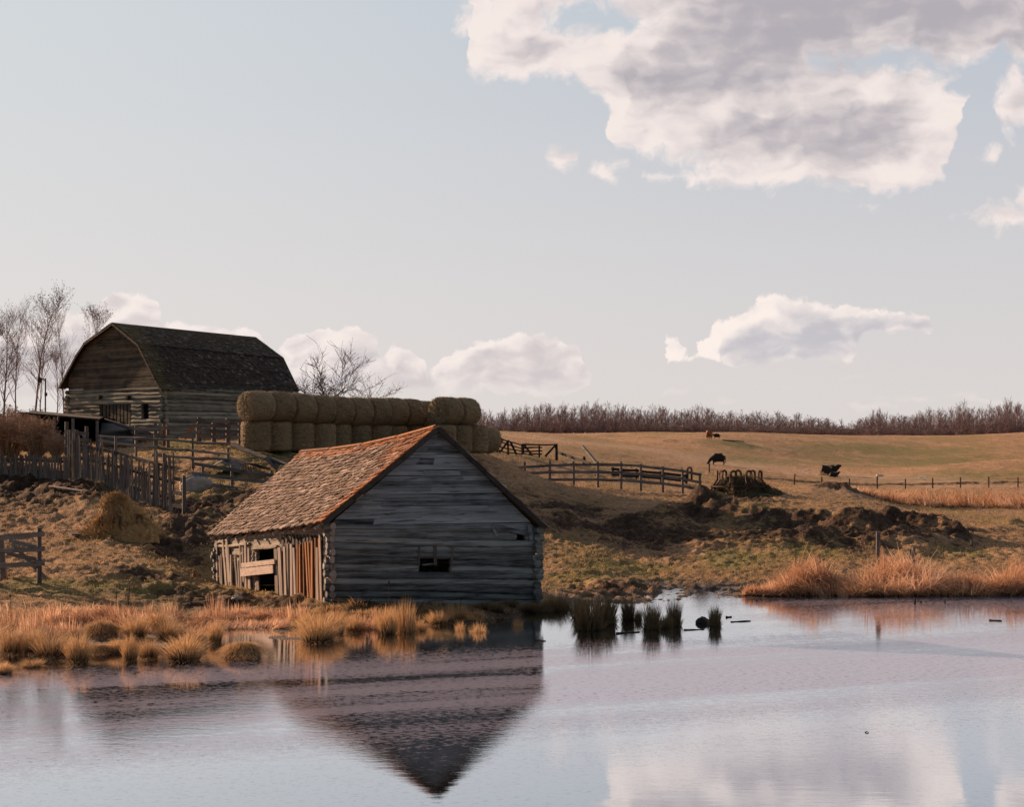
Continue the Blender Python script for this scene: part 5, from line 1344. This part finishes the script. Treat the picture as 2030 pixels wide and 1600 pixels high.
reed_bed('copper dry reeds in a long tall bank at the right edge of the pond', [(1670, 54.4, 0.5, 0.7), (1700, 54.8, 0.9, 1.1), (1760, 55.2, 1.2, 1.35), (1830, 55.3, 1.2, 1.2), (1900, 55.2, 1.2, 1.1), (1980, 55.2, 1.3, 1.15), (2040, 55.4, 1.3, 1.2), (2200, 55.4, 1.3, 1.1), (2600, 55.4, 1.3, 1.1)], 16000, 1.1, 32, width=0.042, lean=0.5)
reed_bed('bent straw-coloured leaves tangled through the right reed banks', [(1490, 54.4, 0.4, 0.5), (1640, 54.8, 0.9, 0.8), (1655, 54.7, 0.3, 0.3), (1680, 54.5, 0.3, 0.5), (1760, 55.0, 1.2, 0.95), (1900, 55.0, 1.2, 0.9), (2150, 55.2, 1.3, 0.9)], 5000, 1.0, 41, M_TUSS, 0.06, 1.3)
reed_bed('low dry reeds matted over the near left bank', [(-600, 43.8, 2.2, 0.8), (-300, 43.8, 2.2, 0.8), (60, 43.8, 2.4, 0.8), (200, 44.2, 2.2, 0.7), (330, 44.8, 2.0, 0.55), (470, 45.6, 1.6, 0.5), (560, 45.0, 1.2, 0.45)], 17000, 0.62, 33, width=0.03, lean=0.6)
reed_bed('low dry reeds between the tussocks before the shed', [(570, 45.2, 1.0, 0.6), (700, 46.0, 1.0, 0.55), (850, 46.2, 0.8, 0.5), (960, 46.6, 0.5, 0.35)], 6500, 0.60, 34, M_TUSS, 0.026, 0.5)
reed_bed('rusty brown sedge strip beyond the mud heaps at the right', [(1690, 108, 1.5, 0.5), (1800, 111, 4, 0.9), (1900, 115, 5, 1.1), (2040, 118, 6, 1.1), (2300, 120, 6, 1.0)], 9000, 1.1, 35, M_REED, 0.07, 0.4)
reed_bed('thin dead weeds along the foot of the wire fence', [(1400, 172, 3, 0.5), (1700, 172, 4, 0.5), (2100, 176, 4, 0.5)], 5000, 0.6, 36, M_REED, 0.07, 0.5, 'weeds')
# ------------------------------------------------------------------ ground cover
def cover(name, label, n, seed, region, hmin, hmax, m, pick, width, lean=0.5):
    rg = np.random.default_rng(seed)
    px = rg.uniform(region[0], region[1], n); inv = rg.uniform(1 / region[3], 1 / region[2], n); d = 1 / inv
    x = (px - CX) / F * d
    mu, gr = masks(px, d)
    dens = pick(mu, gr, fbm(x * 0.7 + seed, d * 0.7, 3))
    ok = rg.random(n) < dens; x, d = x[ok], d[ok]
    z = ground_z(x, d); ok = z > 0.02; x, d, z = x[ok], d[ok], z[ok]; n = len(x)
    # keep clear of the shed floor
    e1 = SC - SA; e2 = SB - SA; M_ = np.linalg.inv(np.array([[e1.x, e2.x], [e1.y, e2.y]]))
    uv = M_ @ np.stack([x - SA.x, d - SA.y]); ok = ~((uv[0] > -0.01) & (uv[0] < 1.01) & (uv[1] > -0.02) & (uv[1] < 1.01)); x, d, z = x[ok], d[ok], z[ok]; n = len(x)
    hh = rg.uniform(hmin, hmax, n) * (d / 60) ** 0.35
    return tag(link(name, blade_mesh(name, [blades(np.stack([x, d, z - 0.01], -1), hh, rg.uniform(0, 6.28, n), rg.uniform(0.1, lean * 2, n), width * (d / 55) * rg.uniform(0.6, 1.3, n), seed, 0.5, 2)], m)), label, None, None, 'stuff')
cover('grass', 'short dry tan grass over the near banks', 200000, 71, (-400, 2500, 44, 130), 0.05, 0.16, M_GRASS_DRY, lambda m_, g, f: np.clip(0.9 - 1.1 * m_ - 0.5 * g, 0, 1) * np.clip((f - 0.3) * 4, 0.1, 1), 0.030)
cover('grass', 'short green grass growing in patches over the near banks', 120000, 72, (-400, 2500, 45, 130), 0.04, 0.13, M_GRASS_GREEN, lambda m_, g, f: np.clip(g * 1.2 - 0.7 * m_, 0, 1) * np.clip((f - 0.35) * 5, 0, 1), 0.030)
cover('grass', 'sparse dry grass tufts on the far pasture', 80000, 73, (700, 2500, 125, 330), 0.03, 0.08, M_GRASS_DRY, lambda m_, g, f: np.clip(0.8 - g, 0, 1) * np.clip((f - 0.42) * 5, 0, 1), 0.035)
# ------------------------------------------------------------------ trees
def tree_meshes(name, seed, h, r0, levels, spread, m_trunk, m_twig, kind='birch', twig_w=0.02, buds=0, nb0=22, low=0.28):
    """returns (trunk mesh, crown mesh): trunk and limbs as tubes, twigs as fine tapering prisms"""
    rd = random.Random(seed); st = random.getstate(); random.seed(seed)
    tr, cr = MB(), MB(); tips = []
    def grow(p, d, ln, r, lv, mbx):
        n = 5 if lv == 0 else 3; pts = [p]; rad = [r]; q = p.copy(); dd = d.copy()
        for i in range(n):
            dd = (dd + Vector((rd.gauss(0, 1), rd.gauss(0, 1), rd.gauss(0, 0.5))) * (0.05 if lv == 0 else (0.16 if kind == 'birch' else 0.32))).normalized()
            if lv > 0: dd = (dd + Vector((0, 0, 0.12 if kind == 'birch' else 0.05))).normalized()
            q = q + dd * (ln / n); pts.append(q.copy()); rad.append(max(r * (1 - (i + 1) / n * (0.9 if lv else 0.85)), twig_w * 0.25))
        mbx.tube(pts, rad, 6 if lv == 0 else (4 if lv == 1 else 3), False)
        if lv >= levels:
            tips.append(q); return
        k = {0: nb0, 1: 8, 2: 6, 3: 4}[lv]
        for j in range(k):
            f = rd.uniform((low if kind == 'birch' else 0.75) if lv == 0 else 0.2, 1.0)
            idx = min(int(f * n), n - 1); base = pts[idx].lerp(pts[idx + 1], f * n - idx)
            az = rd.uniform(0, 6.28) if lv else j * 2.4 + rd.uniform(-.4, .4)
            out = Vector((math.cos(az), math.sin(az), 0))
            if lv: out = (out + dd * 0.4).normalized()
            up = rd.uniform(*( (0.55, 1.0) if kind == 'birch' else (0.35, 1.3)))
            nd = (out * spread + (dd if lv else Vector((0, 0, 1))) * up).normalized()
            l2 = ln * ((rd.uniform(0.20, 0.36) * (1.25 - f * 0.75) if kind == 'birch' else rd.uniform(1.0, 1.6)) if lv == 0 else rd.uniform(0.35, 0.6))
            grow(base, nd, l2, max(rad[idx] * (0.42 if lv == 0 else 0.5), twig_w * 0.5), lv + 1, cr if lv >= 1 or kind != 'apple' else cr)
    grow(Vector((0, 0, -0.2)), Vector((rd.gauss(0, 0.03), rd.gauss(0, 0.03), 1)).normalized(), h, r0, 0, tr)
    if buds:
        for q in tips:
            for _ in range(buds):
                c = q + Vector((rd.gauss(0, .12), rd.gauss(0, .12), rd.gauss(0, .12))); s = 0.035
                cr.add([c + Vector((-s, 0, -s)), c + Vector((s, 0, -s)), c + Vector((0, 0, s))], [(0, 1, 2)])
    def fin(mb, nm, m):
        me = bpy.data.meshes.new(nm); me.from_pydata(mb.v, [], mb.f); a = me.attributes.new('rnd', 'FLOAT', 'POINT'); a.data.foreach_set('value', mb.r); me.materials.append(m); return me
    random.setstate(st)
    return fin(tr, 'trunk', m_trunk), fin(cr, 'crown', m_twig)
def plant_tree(name, meshes, loc, sc, rz, label, group=None, cat='tree'):
    e = empty(name, loc, label, cat, group, rz); e.scale = sc if hasattr(sc, '__len__') else (sc, sc, sc)
    for me in meshes:
        o = bpy.data.objects.new(me.name, me); COL.objects.link(o); o.parent = e
    return e
birch = [tree_meshes('birch', s, 10.0, 0.11, 3, 0.62, M_BARK, M_TWIG, 'birch', 0.014, 1) for s in (101, 102, 103)]
BT = 'bare birches left of the barn'
for k, (px, yt, d, wf, lb) in enumerate(((66, 588, 118, 0.8, 'tallest bare birch, beside the thin bracket pole'), (130, 625, 116, 0.62, 'slender bare birch close to the left edge of the barn'), (190, 612, 124, 0.7, 'bare birch whose top rises behind the barn roof'),
    (32, 612, 122, 0.6, 'bare birch between the tallest birch and the left edge'), (6, 628, 112, 0.9, 'dense bare birch with orange buds at the left edge'), (-28, 640, 110, 1.1, 'dense leaning birch cut by the left edge'), (-70, 600, 116, 1.2, 'bare birch beyond the left edge with only outer twigs showing'), (76, 640, 121, 0.5, 'thinner stem twinned with the tallest birch'), (110, 700, 122, 0.7, 'low leaning birch before the slender birch'))):
    p = on(px, d); h = zof(yt, d) - p.z
    plant_tree('birch_tree', birch[k % 3], p, (h / 10.4 * wf * 1.15, h / 10.4 * wf * 1.15, h / 10.4), k * 1.7, lb, BT)
ap = tree_meshes('apple', 110, 2.3, 0.22, 3, 1.1, M_BARK, M_TWIG, 'apple', 0.035, 0, 11)
p = on(650, 104); plant_tree('apple_tree', ap, p, (0.95, 0.95, (zof(698, 104) - p.z) / 5.3), 0.4, 'crooked bare tree showing above the hay bales')
ap2 = tree_meshes('apple', 117, 2.3, 0.14, 3, 1.0, M_BARK, M_TWIG, 'apple', 0.03, 0, 6)
p = on(712, 106); plant_tree('apple_tree', ap2, p, ((zof(738, 106) - p.z) / 5.2,) * 3, 0.4, 'smaller bare tree right of the crooked one above the bales')
# orange bush
def bush_mesh(seed, n, rx, ry, h):
    rg = np.random.default_rng(seed); rd = random.Random(seed); mb = MB()
    for i in range(n):
        a = rd.uniform(0, 6.28); q = Vector((math.cos(a) * rx * 0.25 * rd.random(), math.sin(a) * ry * 0.25 * rd.random(), 0)); e = Vector((math.cos(a) * rx * rd.uniform(.2, 1), math.sin(a) * ry * rd.uniform(.2, 1), h * rd.uniform(0.4, 1)))
        mid_ = lerp(q, e, 0.5) + Vector((rd.gauss(0, .15), rd.gauss(0, .15), h * 0.12)); mb.tube([q, mid_, e], [0.022, 0.014, 0.005], 3, False)
        for j in range(9):
            f = rd.uniform(0.35, 1); c = lerp(mid_, e, (f - 0.35) / 0.65); t_ = c + Vector((rd.gauss(0, .3), rd.gauss(0, .3), rd.uniform(0.0, .4))); mb.tube([c, t_], [0.010, 0.004], 3, False)
            for _ in range(3):
                u = lerp(c, t_, rd.random()) + Vector((rd.gauss(0, .03), rd.gauss(0, .03), 0)); s = rd.uniform(0.02, 0.045); az = rd.uniform(0, 3.1); w_ = Vector((math.cos(az) * s, math.sin(az) * s, 0))
                mb.add([u - w_, u + w_, u + Vector((0, 0, s * 1.6))], [(0, 1, 2)])
    me = bpy.data.meshes.new('bush'); me.from_pydata(mb.v, [], mb.f); a = me.attributes.new('rnd', 'FLOAT', 'POINT'); a.data.foreach_set('value', mb.r); me.materials.append(M_BUSH); return me
bm = [bush_mesh(s, 150, 1.8, 1.4, 2.3) for s in (1, 2)]
for k, (px, d, s, lb) in enumerate(((15, 88, 1.05, 'budding orange-brown bush at the left edge above the low picket fence'), (72, 87, 0.95, 'middle budding bush beside the lean-to posts'), (112, 86, 0.55, 'smallest budding bush next to the tall picket fence'), (-45, 89, 1.3, 'biggest budding bush cut by the left edge'), (45, 94, 1.05, 'budding bush half hidden behind the two front bushes'))):
    o = link('bush', bm[k % 2]); o.location = on(px, d); o.scale = (s, s, s); o.rotation_euler = (0, 0, k * 1.3); tag(o, lb, 'bush', 'budding bushes beside the lean-to')
# distant wood
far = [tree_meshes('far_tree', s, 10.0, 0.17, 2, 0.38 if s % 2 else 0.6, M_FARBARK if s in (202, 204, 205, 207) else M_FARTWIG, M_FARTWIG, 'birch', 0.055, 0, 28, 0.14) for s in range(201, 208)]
skyl = [(940, 812), (1000, 815), (1060, 806), (1085, 803), (1150, 806), (1185, 800), (1270, 806), (1350, 812), (1380, 806), (1450, 818), (1500, 816), (1560, 822), (1620, 822), (1650, 830), (1690, 836), (1735, 814), (1780, 826), (1840, 812), (1870, 818), (1905, 800), (1925, 812), (1960, 806), (1995, 796), (2040, 806), (2100, 805)]
def top_row(px):
    for a, b_ in zip(skyl[:-1], skyl[1:]):
        if a[0] <= px <= b_[0]: return lerp(a[1], b_[1], (px - a[0]) / (b_[0] - a[0]))
    return 808
random.seed(77)
for i in range(190):
    px = 930 + (2110 - 930) * (i + random.random()) / 190; d = random.uniform(468, 500)
    p = on(px, d); yt = top_row(px) + abs(random.gauss(0, 13)) - 3; h = max(3.0, zof(yt, d) - p.z); w_ = random.uniform(0.6, 1.0)
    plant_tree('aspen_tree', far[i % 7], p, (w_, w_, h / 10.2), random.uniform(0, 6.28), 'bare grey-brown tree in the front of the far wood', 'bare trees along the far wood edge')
for k9, (px, yt, d) in enumerate(sorted(((1085, 800, 462), (1070, 803, 461), (1110, 804, 463), (1180, 799, 461), (1905, 797, 460), (1925, 812, 463), (1995, 794, 460), (1745, 812, 462), (1870, 812, 464), (1380, 806, 462), (1740, 818, 462), (2010, 797, 464)))):
    p = on(px, d); h = zof(yt, d) - p.z; plant_tree('aspen_tree', far[int(px) % 7], p, (0.8, 0.8, h / 10.2), px, '%s tall bare tree rising above the far wood, counted from the left' % ORD[k9], 'taller trees of the far wood')
def merge_trees(label, n, d0, d1, px0, px1, drop, seed):
    rg = random.Random(seed); Vs, Fs, rs = [], [], []; b_ = 0; src = []
    for tr_, cr_ in far[:4]:
        v = np.array([q.co[:] for q in cr_.vertices] + [q.co[:] for q in tr_.vertices]); f = [list(pp.vertices) for pp in cr_.polygons] + [[i + len(cr_.vertices) for i in pp.vertices] for pp in tr_.polygons]
        src.append((v, np.array([q for q in f if len(q) == 4])))
    for i in range(n):
        px = px0 + (px1 - px0) * (i + rg.random()) / n; d = rg.uniform(d0, d1); x = (px - CX) / F * d
        Vs.append((px, d, x, top_row(px) + drop + abs(rg.gauss(0, 9)), rg.uniform(0, 6.28), rg.randrange(4), rg.uniform(0.8, 1.4)))
    z = ground_z([q[2] for q in Vs], [q[1] for q in Vs]); out, fo = [], []
    for q, zz_ in zip(Vs, z):
        h = max(2.5, zof(q[3], q[1]) - zz_); v, f = src[q[5]]; c, s = math.cos(q[4]), math.sin(q[4])
        w = v * [q[6], q[6], h / 10.2]; w = np.stack([w[:, 0] * c - w[:, 1] * s + q[2], w[:, 0] * s + w[:, 1] * c + q[1], w[:, 2] + zz_], -1)
        out.append(w); fo.append(f + b_); b_ += len(w)
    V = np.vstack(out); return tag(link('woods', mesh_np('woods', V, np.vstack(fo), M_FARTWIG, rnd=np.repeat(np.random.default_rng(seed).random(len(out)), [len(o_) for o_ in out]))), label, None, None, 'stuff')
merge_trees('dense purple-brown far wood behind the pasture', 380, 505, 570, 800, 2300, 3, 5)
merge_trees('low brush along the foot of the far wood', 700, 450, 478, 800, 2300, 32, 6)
# ------------------------------------------------------------------ cattle
def skin_body(name, nodes, edges, m, parent=None):
    """nodes: (x, y, z, rx, ry) ; one continuous skinned surface"""
    me = bpy.data.meshes.new(name); me.from_pydata([n[:3] for n in nodes], edges, [])
    o = link(name, me, m, parent, False)
    sk = o.modifiers.new('skin', 'SKIN'); sk.use_smooth_shade = True
    for v, n in zip(me.skin_vertices[0].data, nodes): v.radius = (n[3] * 1.4, (n[4] if len(n) > 4 else n[3]) * 1.4)
    me.skin_vertices[0].data[0].use_root = True
    s = o.modifiers.new('sub', 'SUBSURF'); s.levels = 2; s.render_levels = 2
    return o
def cow(name, label, cat, loc, rz, sc, m, pose='graze', face=None, group=None, mleg=None):
    if pose in ('graze', 'stand'):
        N = [(0, 0, .94, .32, .42), (.40, 0, .95, .32, .44), (.72, 0, .96, .25, .38), (-.40, 0, .97, .32, .40), (-.72, 0, 1.0, .26, .32), (-.86, 0, .98, .10, .12)]
        E = [(0, 1), (1, 2), (0, 3), (3, 4), (4, 5)]
        def add(n, par): N.append(n); E.append((par, len(N) - 1)); return len(N) - 1
        if pose == 'graze': k = add((1.0, 0, .78, .15, .20), 2); k = add((1.22, 0, .45, .12, .14), k); k = add((1.36, 0, .24, .10, .12), k); k = add((1.47, 0, .07, .075, .075), k); hd = (1.30, .42)
        else: k = add((.98, 0, 1.18, .15, .20), 2); k = add((1.14, 0, 1.32, .13, .14), k); k = add((1.32, 0, 1.24, .10, .11), k); k = add((1.48, 0, 1.14, .08, .08), k); hd = (1.12, 1.36)
        for sx in (-1, 1):
            f = add((.62, sx * .17, .70, .11, .12), 2); f = add((.62, sx * .18, .42, .065, .07), f); f = add((.63, sx * .18, .10, .042, .045), f); add((.65, sx * .18, .0, .055, .06), f)
            r = add((-.66, sx * .18, .74, .14, .17), 4); r = add((-.60, sx * .19, .56, .09, .10), r); r = add((-.76, sx * .19, .38, .055, .06), r); r = add((-.72, sx * .19, .10, .04, .045), r); add((-.69, sx * .19, 0, .052, .058), r)
            e = add((hd[0], sx * .17, hd[1], .035, .03), 7 if pose == 'graze' else 7); add((hd[0] - .02, sx * .28, hd[1] - .02, .025, .04), e)
        t_ = add((-.93, 0, .80, .035, .035), 5); t_ = add((-.95, 0, .45, .025, .025), t_); add((-.94, 0, .28, .05, .05), t_)
    else:                                                        # lying, head up
        N = [(0, 0, .42, .36, .38), (.42, 0, .44, .34, .38), (.76, 0, .48, .24, .30), (-.42, 0, .42, .36, .36), (-.76, 0, .38, .25, .28), (-.92, 0, .30, .08, .08)]
        E = [(0, 1), (1, 2), (0, 3), (3, 4), (4, 5)]
        def add(n, par): N.append(n); E.append((par, len(N) - 1)); return len(N) - 1
        k = add((.98, 0, .72, .15, .19), 2); k = add((1.10, 0, .92, .13, .14), k); k = add((1.28, 0, .88, .10, .10), k); add((1.42, 0, .80, .07, .07), k)
        for sx in (-1, 1):
            e = add((1.06, sx * .16, .98, .035, .03), 7); add((1.04, sx * .27, .98, .025, .04), e)
            f = add((.66, sx * .28, .16, .09, .10), 2); f = add((.98, sx * .26, .08, .055, .06), f); add((.78, sx * .22, .05, .045, .05), f)
            r = add((-.60, sx * .34, .18, .13, .16), 4); r = add((-.28, sx * .44, .10, .07, .08), r); add((-.62, sx * .50, .06, .05, .05), r)
    e = empty(name, loc, label, cat, group, rz); e.scale = (sc, sc, sc)
    b_ = skin_body('body', N, E, m, e)
    if face:
        hp = N[8] if pose == 'graze' else N[8]
        fm = MB(); c = Vector(hp[:3]); q = Vector(N[9][:3])
        fm.tube([lerp(c, q, -0.25) + Vector((0.02, 0, 0.02)), lerp(c, q, 0.6) + Vector((.02, 0, .01)), q + Vector((.03, 0, 0))], [.115, .115, .09], 8); o = fm.build('white_face', face, e, True); o.parent = e; o.matrix_parent_inverse.identity()
    return e
p = hit(1424, 922); cow('cow', 'black cow grazing head down to the left in the middle of the pasture', 'cow', p, R(182), 1.0, M_BLACKCOW, 'graze')
p = hit(1406, 871); cow('cow', 'red-brown cow with white face near the crest facing the camera', 'cow', p, R(-112), 0.98, M_REDCOW, 'stand', M_WHITECOW)
p = hit(1417, 870); cow('calf', 'dark calf standing close beside the red-brown cow', 'calf', p + Vector((0.35, 0, 0)), R(170), 0.58, M_BLACKCOW, 'stand')
p = on(1642, 197); cow('cow', 'black cow lying down with its head up beside the wire fence', 'cow', p + Vector((0, 0, .15)), R(-25), 1.15, M_BLACKCOW, 'lie')
p = on(1652, 193); cow('calf', 'black calf curled up in front of the lying cow', 'calf', p, R(-10), 0.6, M_BLACKCOW, 'lie')
hay_heap('dirt_heap', 'low brown heap of earth left of the lying cow', on(1630, 195), 0.9, 0.7, 0.35, M_HAY, 12, (0, 0), 400, 0.15)['category'] = 'heap'
def bird(label, loc, rz, s=1.0):
    e = skin_body('bird', [(0, 0, .24, .12, .11), (.18, 0, .26, .10, .09), (.30, 0, .40, .045, .045), (.34, 0, .50, .055, .055), (.44, 0, .49, .02, .02), (-.22, 0, .22, .07, .05), (-.38, 0, .24, .03, .02), (.03, .05, .1, .02, .02), (.03, .05, 0, .03, .02), (.03, -.05, .1, .02, .02), (.03, -.05, 0, .03, .02)],
      [(0, 1), (1, 2), (2, 3), (3, 4), (0, 5), (5, 6), (0, 7), (7, 8), (0, 9), (9, 10)], M_BIRD); e.location = loc; e.rotation_euler = (0, 0, rz); e.scale = (s, s, s); tag(e, label, 'bird')
bird('pale goose on the pasture left of the lying cow', on(1597, 205), 0.4, 0.8)
bird('pale goose by the foot of the wire fence', on(1832, 188), 0.2, 0.75)
bird('second goose close left of the pale one by the wire fence', on(1826, 190), 2.9, 0.7)
a, b_ = on(1738, 198, 0.1), on(1751, 198, 0.1); mb = MB(); mb.log(a, b_, 0.12, 0.10, 8, 3, 0.1, 0); tag(mb.build('fallen_log', M_WHITECOW), 'short pale log lying on the pasture beyond the wire fence', 'log')
# dark strip laid on the slope to stand for the cow's cast shadow
a, b_ = hit(1433, 874), hit(1475, 877); mb = MB(); mb.log(a + Vector((0, 0, .08)), b_ + Vector((0, 0, .08)), 0.09, 0.07, 6, 4, 0.1, 0.01); tag(mb.build('cow_shadow_strip', M_DARK), 'long dark pole lying on the slope right of the calf', 'pole')
